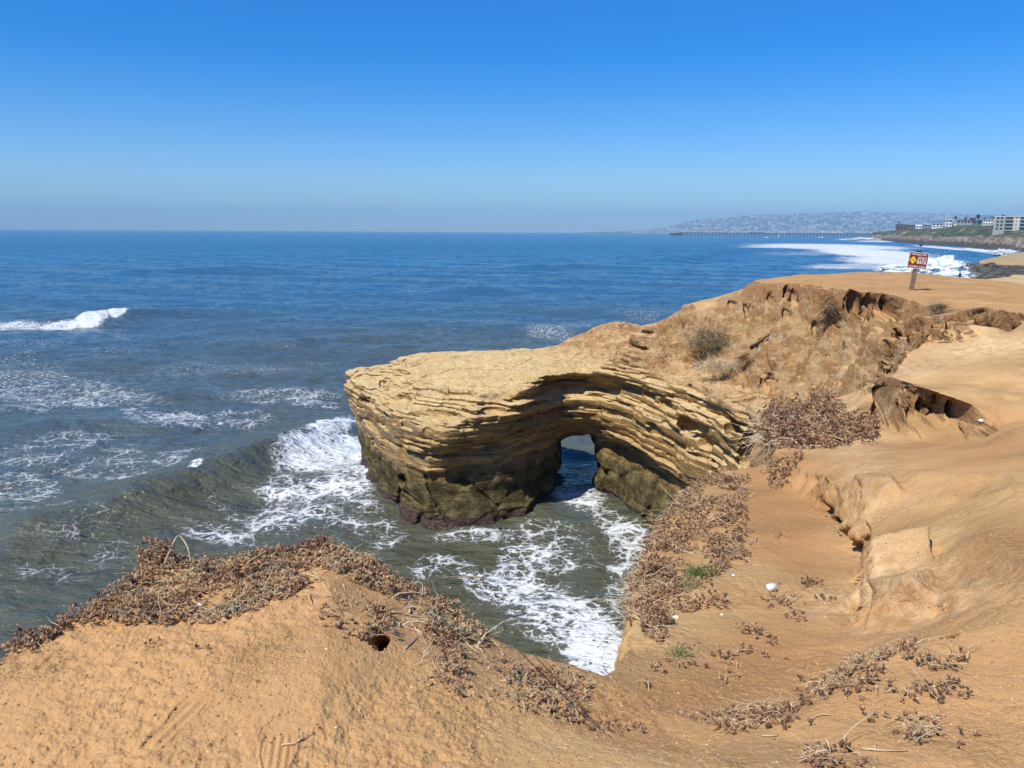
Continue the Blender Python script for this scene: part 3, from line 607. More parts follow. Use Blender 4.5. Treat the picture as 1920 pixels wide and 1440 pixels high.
rk=link('sea_arch',np_mesh('sea_arch',V,Q,mat_rock()),kind='structure')
# ---------------------------------------------------------------- sea
ths=np.concatenate([np.linspace(-math.pi,-.72,50,endpoint=False),np.linspace(-.72,.72,900,endpoint=False),np.linspace(.72,math.pi,51)])
rs=np.concatenate([np.linspace(4,14,20,endpoint=False),np.exp(np.linspace(math.log(14),math.log(160),620,endpoint=False)),np.exp(np.linspace(math.log(160),math.log(1500),330,endpoint=False)),np.exp(np.linspace(math.log(1500),math.log(16000),60))])
TH,RR=np.meshgrid(ths,rs,indexing='ij'); SX=RR*np.sin(TH); SY=RR*np.cos(TH); SZ=np.zeros_like(SX)
SP=np.stack([SX,SY,SZ],-1)
def project(Pp):
    v=Pp-np.array((0,0,EYE)); f=np.array(fwd);r=np.array(rgt2);u=np.array(upv2)
    d=v@f; d=np.where(d<.05,.05,d); return 960+FPX*(v@r)/d,720-FPX*(v@u)/d
# swell runs in from the left and bends round the head
th0=math.radians(12)
ph=(SX*math.sin(th0)+SY*math.cos(th0))
env=.55+.45*noise3(SX*.02,SY*.03,0,201)
bend=7*noise3(SX*.012,SY*.012,0,203)
fade=sstep(1400,300,RR)
SZ+=fade*(.40*np.sin((ph+bend)*2*math.pi/21)*env+.20*np.sin((ph*1.0+SX*.25+bend*1.3)*2*math.pi/12.5+1)*(.6+.4*noise3(SX*.05,SY*.05,0,205)))
SZ+=fade*(.20*fbm(SX*.18,SY*.30,0*SX,4,207,.55))+.035*fbm(SX*.8,SY*1.1,0*SX,3,211)*sstep(150,50,RR)
calm=np.exp(-(((SX-2.5)/4.5)**2+((SY-24)/7)**2)); SZ*=1-.6*calm
def wxy(L): return [pz(a,b,0)[:2] for a,b in L]
def crest(L,amp,w,asym=.55):
    """steep side faces the camera"""
    global SZ
    pts=wxy(L); n=len(pts); arc=np.zeros(SX.shape); d=np.full(SX.shape,1e9); sgn=np.zeros(SX.shape)
    tot=sum(math.dist(a,b) for a,b in zip(pts[:-1],pts[1:])); acc=0
    for a,b in zip(pts[:-1],pts[1:]):
        ex,ey=b[0]-a[0],b[1]-a[1]; l2=ex*ex+ey*ey; t=np.clip(((SX-a[0])*ex+(SY-a[1])*ey)/l2,0,1)
        dd=np.hypot(SX-a[0]-t*ex,SY-a[1]-t*ey); m=dd<d
        cr=np.sign(ex*(SY-a[1])-ey*(SX-a[0])); arc=np.where(m,(acc+t*math.sqrt(l2))/tot,arc); sgn=np.where(m,cr,sgn); d=np.where(m,dd,d); acc+=math.sqrt(l2)
    if pts[0][0]>pts[-1][0]: sgn=-sgn          # + = far side
    ww=np.where(sgn>0,w,w*asym); env=np.sin(np.clip(arc,0,1)*math.pi)**.5
    SZ+=amp*env*(np.exp(-(d/ww)**2)-.28*np.exp(-((d*sgn+1.6*w)/(.9*w))**2))
    return d,arc,sgn
crest([(668,772),(600,808),(540,838),(430,885),(300,930),(150,975),(0,1010)],.85,2.6)
crest([(-60,606),(60,606),(150,602),(245,595),(330,588),(420,587),(540,590)],.85,4,.5)
crest([(-40,815),(100,798),(260,795),(380,800)],.45,2.2)
crest([(520,655),(620,636),(700,632),(790,640)],.5,3)
crest([(380,705),(500,700),(600,712)],.35,2.5)
crest([(800,552),(900,546),(1000,546)],1.1,7)
crest([(1240,495),(1330,480),(1420,470)],2.2,14)
crest([(200,512),(420,508),(600,512)],1.2,9)
crest([(940,505),(1100,500),(1220,505)],1.2,9)
crest([(1700,470),(1760,474),(1830,482)],2.0,10)
px,py=project(np.stack([SX,SY,0*SX],-1)); front=(SY>2)
FO=np.zeros(SX.shape)
def blob(cx,cy,rx,ry,a,rot=0,p=2.,nz=.35):
    global FO
    c,s=math.cos(rot),math.sin(rot); dx=px-cx;dy=py-cy; u=(dx*c+dy*s)/rx; v=(-dx*s+dy*c)/ry
    q=(np.abs(u)**p+np.abs(v)**p)**(1/p)+nz*NB
    FO=np.maximum(FO,np.where(front,a*sstep(1.25,.45,q),0))
NB=noise3(SX*.12,SY*.12,0,221)+.6*noise3(SX*.4,SY*.4,0,222)
# the cove
blob(1060,1160,190,60,.72,.42); blob(1130,1215,80,55,1.05,.3); blob(965,1060,60,35,.6,1.0); blob(1180,1130,50,70,.4); blob(930,1110,100,22,.65,.5)
blob(1095,945,55,30,.75,.2); blob(1150,985,70,25,.55,.5); blob(1180,1030,40,60,.5); blob(900,1005,170,18,.55,-.03); blob(1020,1020,120,55,.42)
blob(730,1010,60,25,.5,-.3); blob(700,980,110,40,.36,.4); blob(830,1060,80,30,.35)
# wash round the nose
blob(600,850,120,38,.95,-.25); blob(620,805,70,14,1.0,-.3,nz=.2); blob(650,900,60,60,.7); blob(560,920,110,45,.62,.1); blob(520,960,90,45,.55); blob(630,960,100,35,.45)
blob(400,990,110,25,.38,.25); blob(370,900,22,10,1.0,-.4); blob(430,950,80,20,.35,.3); blob(260,880,170,30,.33,-.05)
# drifts out at sea
blob(50,725,170,38,.48,.02); blob(180,745,160,18,.42,.05); blob(310,780,120,22,0.49,.1); blob(420,690,230,20,0.34); blob(120,850,170,50,0.31); blob(40,930,80,60,0.39)
blob(520,745,160,16,0.39,.03); blob(600,760,60,10,0.44); blob(150,990,140,60,0.21); blob(460,780,80,20,0.33); blob(30,680,120,20,0.39)
blob(222,596,26,5.5,1.25,-.12,nz=.2); blob(175,602,45,5,1.15,-.10,nz=.25); blob(110,608,60,3.2,1.00,-.07,nz=.3); blob(60,611,110,6,0.78,-.02); blob(60,645,90,9,0.39)
blob(1030,622,60,14,0.55,.05); blob(1080,610,90,10,0.44); blob(900,600,80,7,0.39); blob(1200,590,50,10,0.45); blob(840,620,100,8,0.29)
blob(700,700,80,8,.3); blob(560,870,120,14,.35,-.2); blob(240,1040,120,20,.25); blob(90,1060,90,30,.28); blob(330,860,90,14,.4,-.1); blob(430,600,200,6,.2); blob(700,590,140,6,.22); blob(250,660,160,8,.3); blob(560,680,120,8,.25); blob(950,640,60,6,.3)
# surf on the far reef
blob(1560,463,200,7,.95,.02,nz=.12); blob(1640,476,160,12,1.0,.08,nz=.12); blob(1690,490,150,12,.95,.03,nz=.15); blob(1760,505,160,13,1.1,.02,nz=.1); blob(1600,500,130,7,.75,0,nz=.15)
blob(1470,463,110,3,.85,.0,nz=.1); blob(1800,512,90,10,1.1,nz=.05); blob(1655,452,70,2.5,.9,nz=.1); blob(1600,449,40,2,.9,nz=.1); blob(1770,465,80,3,.9,.08,nz=.1); blob(1840,470,50,4,1.,.1,nz=.1); blob(1530,475,120,5,.6)
blob(1540,444.6,8,1,.9,0,nz=0); blob(1437,444.8,6,1,.9,0,nz=0); blob(1615,446.5,14,1.2,1,0,nz=0)
MK=sstep(150,25,RR)*.75+.25*sstep(400,60,RR); MK=np.clip(MK+.22*noise3(SX*.02,SY*.045,0,231)+.3*sstep(45,20,RR),0,1)
LC=sstep(75,42,RR)
SZ+=np.clip(FO,0,1)*.05*fbm(SX*1.3,SY*1.3,0*SX,3,241)*sstep(120,30,RR)+np.where(RR>100,np.clip(FO-.5,0,1)*.9*fbm(SX*.12,SY*.2,0*SX,4,243),0)
inl=(RR<12)
SZ=np.where(inl,-.3,SZ)
SP=np.stack([SX,SY,SZ],-1)
RG=np.clip(.10+.16*sstep(60,600,RR),0,1)
me=np_mesh('sea',SP.reshape(-1,3),grid_faces(*SX.shape)[:,::-1],mat_sea())
attr(me,'foam',FO.astype(np.float32));attr(me,'murk',MK);attr(me,'lace',LC);attr(me,'rough',RG)
sea=link('sea',me,kind='structure')
log('sea')
del SP,SX,SY,TH,RR
# ---------------------------------------------------------------- boxes helper
class MB:
    def __init__(s): s.v=[];s.f=[];s.mi=[]
    def box(s,x0,x1,y0,y1,z0,z1,mi=0):
        n=len(s.v); s.v+=[(x,y,z) for z in (z0,z1) for y in (y0,y1) for x in (x0,x1)]
        for q in ((0,2,3,1),(4,5,7,6),(0,1,5,4),(2,6,7,3),(0,4,6,2),(1,3,7,5)): s.f.append(tuple(n+k for k in q)); s.mi.append(mi)
        return s
    def poly(s,pts,faces,mi=0):
        n=len(s.v); s.v+=pts
        for f in faces: s.f.append(tuple(n+k for k in f)); s.mi.append(mi)
        return s
    def prism(s,prof,y0,y1,mi=0):       # profile in x,z extruded along y
        m=len(prof); n=len(s.v); s.v+=[(a,y0,b) for a,b in prof]+[(a,y1,b) for a,b in prof]
        s.f.append(tuple(n+k for k in range(m))); s.mi.append(mi); s.f.append(tuple(n+m+k for k in reversed(range(m)))); s.mi.append(mi)
        for k in range(m): s.f.append((n+k,n+m+k,n+m+(k+1)%m,n+(k+1)%m)); s.mi.append(mi)
        return s
    def tube(s,pts,rad,seg=6,mi=0,cap=True):
        pts=[Vector(p) for p in pts]; n=len(pts); rad=rad if hasattr(rad,'__len__') else [rad]*n; b=len(s.v); up=Vector((.13,.21,.97))
        for i,p in enumerate(pts):
            d=(pts[min(i+1,n-1)]-pts[max(i-1,0)]).normalized()
            if abs(d.dot(up))>.95: u=d.cross(Vector((1,0,0))).normalized()
            else: u=d.cross(up).normalized()
            w=d.cross(u)
            for k in range(seg):
                a=2*math.pi*k/seg; q=p+(u*math.cos(a)+w*math.sin(a))*rad[i]; s.v.append(tuple(q))
        for i in range(n-1):
            for k in range(seg): s.f.append((b+i*seg+k,b+i*seg+(k+1)%seg,b+(i+1)*seg+(k+1)%seg,b+(i+1)*seg+k)); s.mi.append(mi)
        if cap:
            s.f.append(tuple(b+k for k in reversed(range(seg)))); s.mi.append(mi); s.f.append(tuple(b+(n-1)*seg+k for k in range(seg))); s.mi.append(mi)
        return s
    def mesh(s,name,mats,smooth=False):
        me=bpy.data.meshes.new(name); me.from_pydata(s.v,[],s.f); mats=mats if isinstance(mats,(list,tuple)) else [mats]
        for m in mats: me.materials.append(m)
        me.polygons.foreach_set('material_index',s.mi)
        if smooth: me.polygons.foreach_set('use_smooth',[True]*len(me.polygons))
        bm=bmesh.new(); bm.from_mesh(me); bmesh.ops.recalc_face_normals(bm,faces=bm.faces); bm.to_mesh(me); bm.free(); me.update(); return me
def empty(name,loc,rz=0,**kw):
    o=bpy.data.objects.new(name,None); COL.objects.link(o); o.location=loc; o.rotation_euler=(0,0,rz); o.empty_display_size=.2
    for k,v in kw.items(): o['category' if k=='cat' else k]=v
    return o
def cpz(px,Y,z): a=cp(px,Y,z); return (a[0],a[1],z)
# ---------------------------------------------------------------- far coast: reef shelves and the headland
t2=Tin()
t2.pts([(x,y,-3.) for x,y in ((0,80),(40,85),(100,75),(0,400),(0,2000),(600,2200),(2500,2500),(30,150),(60,100),(90,230),(180,420),(350,800),(450,1700),(300,1300))])
t2.drop([cpz(2150,95,3.4),cpz(2000,100,3.5),cpz(1840,108,3.4),cpz(1790,112,3.4),cpz(1770,118,3.3),cpz(1800,128,3.4),cpz(1850,134,3.45),cpz(1880,140,3.5),cpz(1920,150,3.5),cpz(2100,155,3.5)],[(1.2,-1.2),(3,1)],side=1)
t2.drop([cpz(2150,176,1.4),cpz(1920,178,1.3),cpz(1850,186,1.2),cpz(1815,196,1.1)],[(.8,-1.0),(3,1)],side=1)
t2.drop([cpz(1842,206,2.7),cpz(1800,206,2.6),cpz(1783,214,2.5),cpz(1790,228,2.6),cpz(1830,236,2.8)],[(.8,-1.4),(3,1)],side=1)
L=Yl([(2150,489,196),(1920,489,200),(1870,490,203),(1842,490,208),(1835,488,214),(1850,485,224),(1880,478,252),(1920,471,285),(2050,465,320)])
t2.line(L); t2.line([(a-1.0*(i<5),b-1.5*(i<4)+1.5*(i>4),3.0 if i<5 else 1.0) for i,(a,b,c) in enumerate(L)])
t2.pts([cpz(2150,165,-3),cpz(1900,166,-3),cpz(2050,300,5.5),cpz(1960,240,4.8),cpz(2050,150,3.6),cpz(2000,345,-3),cpz(1900,330,-3),cpz(2200,250,5)])
sh=[(1636,1400),(1660,1250),(1690,1000),(1730,860),(1780,760),(1830,640),(1875,520),(1930,430),(2050,380)]
t2.line([cpz(a,b-25,-3) for a,b in sh]); t2.line([cpz(a,b,2) for a,b in sh]); t2.line([cpz(a,b+12,4.5) for a,b in sh])
t2.line(Yl([(1652,443.5,1420),(1690,445,1060),(1730,446,910),(1780,448,810),(1830,451,700),(1875,459,580),(1930,463,480),(2050,465,430)]))
t2.line(Yl([(1665,438,1440),(1690,434.5,1110),(1740,431.5,980),(1775,425.5,900),(1830,424.5,780),(1868,431,680),(1930,432,620),(2050,432,580)]))
t2.pts(Yl([(1660,434,1700),(1700,432,1400),(1760,425,1250),(1830,422,1100),(1930,426,900),(2100,426,800),(2300,420,900),(2200,415,1600),(1800,418,1900)]))
t2.pts([cpz(a,b,-3) for a,b in ((1755,210),(1765,235),(1800,255),(1765,190),(1790,176),(1760,160),(1740,130),(1745,110),(1820,290),(1700,250),(1700,180))])
t2.build()
r2_=np.exp(np.linspace(math.log(84),math.log(1850),700)); th2=np.linspace(.43,.80,520)
HX,HY,HZ=t2.sample(th2,r2_); HZ=blur(blur(HZ,2,0),2,1)
far_=sstep(330,420,np.hypot(HX,HY))
HZ+=np.where(HZ>-2,far_*(2.4*fbm(HX*.03,HY*.03,0*HX,5,301)+2.6*fbm(HX*.09,HY*.02,HZ*.1,3,305,ridge=True)*sstep(14,5,HZ))+(1-far_)*.25*fbm(HX*.2,HY*.2,HZ*.8,4,303),0)
HP=np.stack([HX,HY,HZ],-1)
def mat_headland():
    t=NT('headland_soil'); p=t.pos(); g=t._p; z=t.sepz(p)[2]; nz=t.sepz(g.outputs['Normal'])[2]; n=t.noise(p,.05,5,.6); n2=t.noise(t.scl(p,(1,1,4)),.15,5,.6)
    n3=t.noise(p,.09,6,.7); tan=t.mix(t.rng(n2,.40,.58),(.10,.085,.06),(.30,.235,.165)); tan=t.mix(t.rng(n3,.56,.64),tan,(.50,.41,.30)); grn=t.mix(t.rng(n3,.35,.6),(.025,.042,.018),(.09,.10,.045))
    c=t.mix(t.math('MULTIPLY',t.rng(t.math('MULTIPLY_ADD',n,12,z),13.5,16),t.rng(n,.36,.44)),tan,grn)
    c=t.mix(t.rng(t.math('MULTIPLY_ADD',n2,7,z),9.5,7),c,t.mix(n2,(.035,.032,.028),(.12,.105,.08)))
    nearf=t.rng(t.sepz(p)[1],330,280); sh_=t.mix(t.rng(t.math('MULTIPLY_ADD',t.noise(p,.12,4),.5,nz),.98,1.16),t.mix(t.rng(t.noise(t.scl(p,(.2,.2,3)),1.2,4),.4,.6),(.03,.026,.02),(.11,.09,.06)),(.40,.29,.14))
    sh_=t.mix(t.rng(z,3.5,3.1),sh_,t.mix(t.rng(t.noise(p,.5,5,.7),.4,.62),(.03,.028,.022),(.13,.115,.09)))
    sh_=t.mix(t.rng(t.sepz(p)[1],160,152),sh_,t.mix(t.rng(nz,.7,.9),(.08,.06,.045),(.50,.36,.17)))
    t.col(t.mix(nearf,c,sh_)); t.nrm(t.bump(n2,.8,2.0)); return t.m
hl=link('headland',np_mesh('headland',HP.reshape(-1,3),grid_faces(*HX.shape),mat_headland()),kind='structure')
def ground_at(px,Y):
    x,y=cp(px,Y,12); i=int(np.clip(np.searchsorted(th2,math.atan2(x,y)),0,len(th2)-1)); j=int(np.clip(np.searchsorted(r2_,math.hypot(x,y)),0,len(r2_)-1)); return x,y,float(HZ[i,j])
# ---- buildings on the headland
M_white=simple('white_stucco',(.74,.72,.68)); M_cream=simple('cream_stucco',(.58,.53,.45)); M_grey=simple('grey_wall',(.36,.34,.31)); M_brick=simple('red_brown_siding',(.17,.10,.075)); M_roof=simple('dark_roof',(.055,.055,.06)); M_glass=simple('window_glass',(.03,.04,.05),.15,.1,1,.5)
M_tan=simple('tan_roof',(.42,.36,.29)); M_red=simple('red_siding',(.30,.05,.04)); M_rail=simple('balcony_rail',(.22,.22,.22))
def house(px0,px1,pyt,Y,label,wall,roof,floors=2,gable=False,depth=12,win=4,cat='house',name='house',overhang=.5,base_drop=3):
    x0,y0,z0=ground_at((px0+px1)/2,Y); a=cp(px0,Y,z0);b=cp(px1,Y,z0); w=math.dist(a,b); top=pY((px0+px1)/2,pyt,Y)[2]; rz=-math.atan2((px0+px1)/2-960,FPX)*.85
    e=empty(name,(x0,y0,z0),rz,label=label,cat=cat); h=max(top-z0,2.5*floors*.8)
    wl=MB().box(-w/2,w/2,0,depth,-base_drop,h*(.8 if gable else .95)).mesh('wall',wall); link('wall',wl,e)
    if gable:
        r=MB().poly([(-w/2-overhang,-overhang,h*.78),(w/2+overhang,-overhang,h*.78),(w/2+overhang,depth+overhang,h*.78),(-w/2-overhang,depth+overhang,h*.78),(-w/2-overhang,depth/2,h),(w/2+overhang,depth/2,h)],[(0,1,5,4),(2,3,4,5),(1,2,5),(3,0,4),(0,3,2,1)])
    else: r=MB().box(-w/2-overhang,w/2+overhang,-overhang,depth+overhang,h*.95,h)
    link('roof',r.mesh('roof',roof),e)
    fh=h*(.78 if gable else .95)/floors
    for f in range(floors):
        for k in range(win):
            cx=-w/2+w*(k+.5)/win; ww=w/win*(.30 if (k+f)%3 else .36)
            m=MB().box(cx-ww,cx+ww,-.12,.05,f*fh+fh*.32,f*fh+fh*.80).mesh('window',M_glass); link('window',m,e)
    return e,w,h
# apartment block at the right edge
x0,y0,z0=ground_at(1900,640); e=empty('apartment_building',(x0,y0,z0),-.50,label='pale grey four storey apartment block with balconies, largest building on the headland',cat='building')
w=40;h=pY(1900,405,640)[2]-z0; xl=-14
link('wall',MB().box(xl,xl+w,0,14,-4,h*.96).mesh('wall',M_cream),e); link('roof',MB().box(xl-.5,xl+w+.5,-.6,14.5,h*.96,h).mesh('roof',M_white),e)
link('side_wing',MB().box(xl-1.2,xl+6.5,-1.0,-.02,-4,h*.93).mesh('side_wing',M_grey),e)
fh=h*.96/4
for f in range(4):
    for k,cx in enumerate((9.5,19.5,29.5,36.0)):
        cx+=xl; link('window',MB().box(cx-2.4,cx+2.4,-.1,.3,f*fh+.35*fh-.4,f*fh+fh*.86).mesh('window',M_glass),e)
        if k<3:
            bm_=MB().box(cx-2.8,cx+2.8,-1.4,-.12,f*fh-.1,f*fh+.12); bal=link('balcony',bm_.mesh('balcony',M_white),e)
            link('railing',MB().box(cx-2.8,cx+2.8,-1.45,-1.38,f*fh+.13,f*fh+fh*.33).mesh('railing',M_rail),bal)
    for cx in (1.5,4.3): link('window',MB().box(xl+cx-.8,xl+cx+.8,-1.12,-.95,f*fh+.4*fh-.3,f*fh+fh*.85).mesh('window',M_glass),e)
    link('window',MB().box(xl+14.1,xl+14.9,-.1,.3,f*fh+.5*fh,f*fh+fh*.8).mesh('window',M_glass),e)
for cx in (4,22): link('roof_unit',MB().box(xl+cx,xl+cx+2.4,4,6.4,h,h+1.3).mesh('roof_unit',M_roof),e)
house(1679,1702,420.5,1190,'long low house with dark roof at the tip of the headland',M_brick,M_roof,1,False,14,4)
house(1699,1716,421,1160,'red brown house with wide pale roof, second from the tip of the headland',M_brick,M_tan,2,False,16,3)
house(1715,1725,421.5,1130,'small white gabled house beside the red brown house',M_white,M_white,2,True,10,2)
house(1725,1742,422.5,1150,'grey low house with dark roof behind the white gabled house',M_grey,M_roof,2,False,12,3)
house(1746,1764,419.5,1010,'boxy white house on the slope, left of the tall white one',M_white,M_cream,2,False,12,3)
house(1770,1781,411.5,930,'tallest white cube house above the green slope',M_white,M_white,3,False,10,2)
house(1780.5,1792,413.5,932,'white house with dark windows joined to the right of the cube house',M_white,M_white,2,False,10,3)
house(1793,1820,412.5,900,'wide dark roofed house over a long white garden wall',M_grey,M_roof,2,False,14,5)
house(1815,1824,407.5,1050,'small red house peeking above the dark roofs',M_red,M_tan,3,False,12,2)
house(1822,1840,413.5,870,'teal grey house with low roof under the tallest tree',simple('teal_wall',(.13,.19,.19)),M_roof,2,False,12,3)
house(1840,1857,411,820,'white terraced house with low stepped roof left of the apartment block',M_white,M_white,2,False,12,4)
house(1855,1873,407,900,'cream house with flat roof tucked behind the apartment block',M_cream,M_roof,3,False,14,3)
gw=[cpz(p,Y,0) for p,Y in ((1788,885),(1805,870),(1822,850),(1832,840))]
m_=MB()
for a,b in zip(gw[:-1],gw[1:]):
    za=ground_at(1800,880)[2]; m_.poly([(a[0],a[1],za-2),(b[0],b[1],za-2),(b[0],b[1],za+1.8),(a[0],a[1],za+1.8),(a[0],a[1]+.4,za-2),(b[0],b[1]+.4,za-2),(b[0],b[1]+.4,za+1.8),(a[0],a[1]+.4,za+1.8)],[(0,1,2,3),(7,6,5,4),(3,2,6,7),(0,3,7,4),(1,5,6,2)])
o=link('garden_wall',m_.mesh('garden_wall',M_white),label='long low white garden wall on the green slope',cat='wall')
# ---- trees on the headland
def mat_leaf(name,a,b): 
    t=NT(name); p=t.pos(); t.col(t.mix(t.rng(t.noise(p,.8,3),.35,.65),a,b)); return t.m
M_leaf=mat_leaf('tree_foliage',(.02,.035,.012),(.06,.08,.03)); M_bark=simple('bark',(.10,.07,.05))
def leaves(n,rad,cz,seed,sz):
    r=np.random.default_rng(seed); d=r.normal(size=(n,3)); d/=np.linalg.norm(d,axis=1)[:,None]; rr_=r.random(n)**.45
    rr_*=.75+.5*noise3(d[:,0]*1.6+seed,d[:,1]*1.6,d[:,2]*1.6,5); c=d*rr_[:,None]*np.array(rad)+np.array((0,0,cz))
    a=r.normal(size=(n,3)); a/=np.linalg.norm(a,axis=1)[:,None]; b=np.cross(a,r.normal(size=(n,3))); b/=np.linalg.norm(b,axis=1)[:,None]
    V_=np.stack([c-a*sz,c+b*sz*.6,c+a*sz,c-b*sz*.6],1).reshape(-1,3); return V_,np.arange(4*n).reshape(-1,4)
def tree(px,pyt,pyb,Y,wpx,label,seed,name='tree'):
    x,y,z=ground_at(px,Y); zt=pY(px,pyt,Y)[2]; zb=pY(px,pyb,Y)[2]; z=min(z,zb-1); e=empty(name,(x,y,z),0,label=label,cat='tree',group='trees among the headland houses')
    rx=wpx/FPX*Y/2; rz=(zt-zb)/2; cz=(zt+zb)/2-z
    link('trunk',MB().tube([(0,0,-1),(0,0,cz*.6),(.3,0,cz)],[.5,.4,.2],6).mesh('trunk',M_bark),e); V_,F_=leaves(700,(rx,rx,rz),cz,seed,max(rx*.12,.35)); link('crown',np_mesh('crown',V_,F_,M_leaf,False),e)
tree(1787,405,411,960,6,'round small tree standing above the white cube house',1); tree(1806,407.5,412,980,6,'low dark tree behind the wide dark roofed house',2); tree(1829,400.5,411,900,7.5,'tallest dark conical tree beside the red house',3)
tree(1842,408,413,900,6,'small bushy tree right of the tallest tree',4); tree(1859,405.5,412.5,930,7,'round tree in front of the cream flat roofed house',5); tree(1837,411,419,850,14,'broad low green tree in front of the teal house',6); tree(1862,422,431,720,12,'dark bushes at the left foot of the apartment block',7,'shrub')
tree(1682,415,417.5,1200,3.5,'lone palm above the long low house at the tip',8)
# ---------------------------------------------------------------- distant hill with its town
sil=[(1090,435.5),(1145,434.3),(1170,432.5),(1200,431.5),(1240,426.5),(1262,418.5),(1290,414.5),(1320,411.5),(1360,407.5),(1400,405.5),(1450,404.5),(1500,402.5),(1560,400.5),(1600,402),(1640,404.5),(1700,406.5),(1760,408),(1830,410),(1950,412),(2300,418)]
hth=np.linspace(math.atan((1085-960)/FPX/.98),.78,420); hr=np.linspace(7200,11500,60); HTH,HR=np.meshgrid(hth,hr,indexing='ij'); bx_=HR*np.sin(HTH);by_=HR*np.cos(HTH)
hpx=960+FPX*np.tan(HTH)*.981; top_=np.interp(hpx,[a for a,b in sil],[max(EYE+((434.4+(a-960)*.0056)-b)/FPX*9800,3) for a,b in sil])
prof=np.interp(HR,[7200,7350,7800,9000,9800,11500],[-.02,.04,.12,.72,1,.5])
tz=top_*prof+top_*.06*fbm(bx_*.0012,by_*.0012,0*bx_,4,401)*sstep(7400,8500,HR)
tz=np.where(HR<7260,-5,np.maximum(tz,np.where(top_>4,3,-5)))
def mat_hill():
    t=NT('hill_scrub'); p=t.pos(); n=t.noise(p,.004,5,.7); n2=t.noise(p,.02,4,.7); c=t.mix(t.rng(n,.4,.6),(.03,.045,.03),(.10,.10,.08)); c=t.mix(t.rng(n2,.55,.68,0,.7),c,(.30,.28,.25)); t.col(c); return t.m
link('distant_hill',np_mesh('distant_hill',np.stack([bx_,by_,tz],-1).reshape(-1,3),grid_faces(*bx_.shape),mat_hill()),kind='structure')
protos=[]
for k,(wm,rm) in enumerate(((M_white,M_cream),(M_cream,M_tan),(M_white,M_tan),(M_white,M_white))):
    m=MB().box(-12,12,-7,7,-6,6,0).poly([(-13,-8,6),(13,-8,6),(13,8,6),(-13,8,6),(-13,0,10),(13,0,10)],[(0,1,5,4),(2,3,4,5),(1,2,5),(3,0,4)],1).mesh('hillside_house',[wm,rm]); protos.append(m)
rg=np.random.default_rng(12); cnt=0
def hill_z(a,r):
    i=int(np.clip(np.searchsorted(hth,a),0,len(hth)-1)); j=int(np.clip(np.searchsorted(hr,r),0,len(hr)-1)); return float(tz[i,j])
while cnt<295:
    pxx=rg.uniform(1165,1775); r_=rg.uniform(7350,9700) if rg.random()<.8 else rg.uniform(7300,7700); a=math.atan((pxx-960)/FPX/.981); z=hill_z(a,r_)
    if z<4: continue
    if noise3(np.array([pxx*.02]),np.array([r_*.003]),0,402)[0]<-.25: continue
    o=link('hillside_house',protos[rg.integers(4)],None,(r_*math.sin(a),r_*math.cos(a),z+3),label='small pale house among hundreds on the distant hill across the bay',cat='house',group='houses on the distant hill')
    s_=rg.uniform(.35,.85); o.scale=(s_*rg.uniform(.8,1.7),s_,s_*rg.uniform(.8,1.3)); o.rotation_euler=(0,0,rg.uniform(-.6,.6)-a); cnt+=1
n_=5200; pxx=rg.uniform(1165,1790,n_*3); r_=np.where(rg.random(n_*3)<.75,rg.uniform(7350,9750,n_*3),rg.uniform(7300,7800,n_*3)); aa=np.arctan((pxx-960)/FPX/.981)
ii=np.clip(np.searchsorted(hth,aa),0,len(hth)-1);jj=np.clip(np.searchsorted(hr,r_),0,len(hr)-1); zz_=tz[ii,jj]; ok=(zz_>4)&(noise3(pxx*.03,r_*.004,0*r_,403)>-.35); pxx,r_,aa,zz_=[q[ok][:n_] for q in (pxx,r_,aa,zz_)]
cx=r_*np.sin(aa);cy=r_*np.cos(aa); W2=rg.uniform(4,11,len(cx))*(1+2*(rg.random(len(cx))<.06)); H2=rg.uniform(4,9,len(cx)); cube=np.array([(a,b,c) for c in (-1,1) for b in (-1,1) for a in (-1,1)],float)
VV_=np.stack([cx[:,None]+cube[:,0]*W2[:,None],cy[:,None]+cube[:,1]*6,zz_[:,None]+cube[:,2]*H2[:,None]],-1).reshape(-1,3); cf=np.array([(0,2,3,1),(4,5,7,6),(0,1,5,4),(2,6,7,3),(0,4,6,2),(1,3,7,5)])
tm=NT('town_walls'); tm.col(tm.mix(tm.rng(tm.noise(tm.pos(),.013,1),.4,.62),(.22,.19,.16),(.66,.64,.60)))
link('hillside_town',np_mesh('hillside_town',VV_,(np.arange(len(cx))*8)[:,None,None]+cf[None] if False else ((np.arange(len(cx))*8)[:,None,None]+cf[None]).reshape(-1,4),tm.m,False),kind='stuff',label='dense town of tiny pale houses covering the distant hill',cat='town')
def tower(px,pyt,Y,wm,label):
    a=cp(px,Y,10); h=pY(px,pyt,Y)[2]; m=MB().box(-wm/2,wm/2,-12,12,0,h*.98-4,0).box(-wm/2-1,wm/2+1,-13,13,h*.98-4,h-4,0); fl=6
    e=empty('apartment_tower',(a[0],a[1],4),-.3,label=label,cat='building'); link('wall',m.mesh('wall',M_white),e)
    for f in range(fl): link('window_band',MB().box(-wm/2+2,wm/2-2,-12.4,-12.02,(f+.35)*(h-8)/fl,(f+.7)*(h-8)/fl).mesh('window_band',M_glass),e)
tower(1516.5,421.5,7480,30,'left one of two white apartment towers near the water across the bay'); tower(1525,420.5,7500,28,'right one of two white apartment towers near the water across the bay'); tower(1447,422.5,7500,26,'single white tower on the shore directly above the sailboat'); tower(1595,424,7500,60,'wide cream block across the bay, right of the paired towers'); tower(1633,429.5,7400,70,'low wide white hotel on the far shore close to the headland tip')
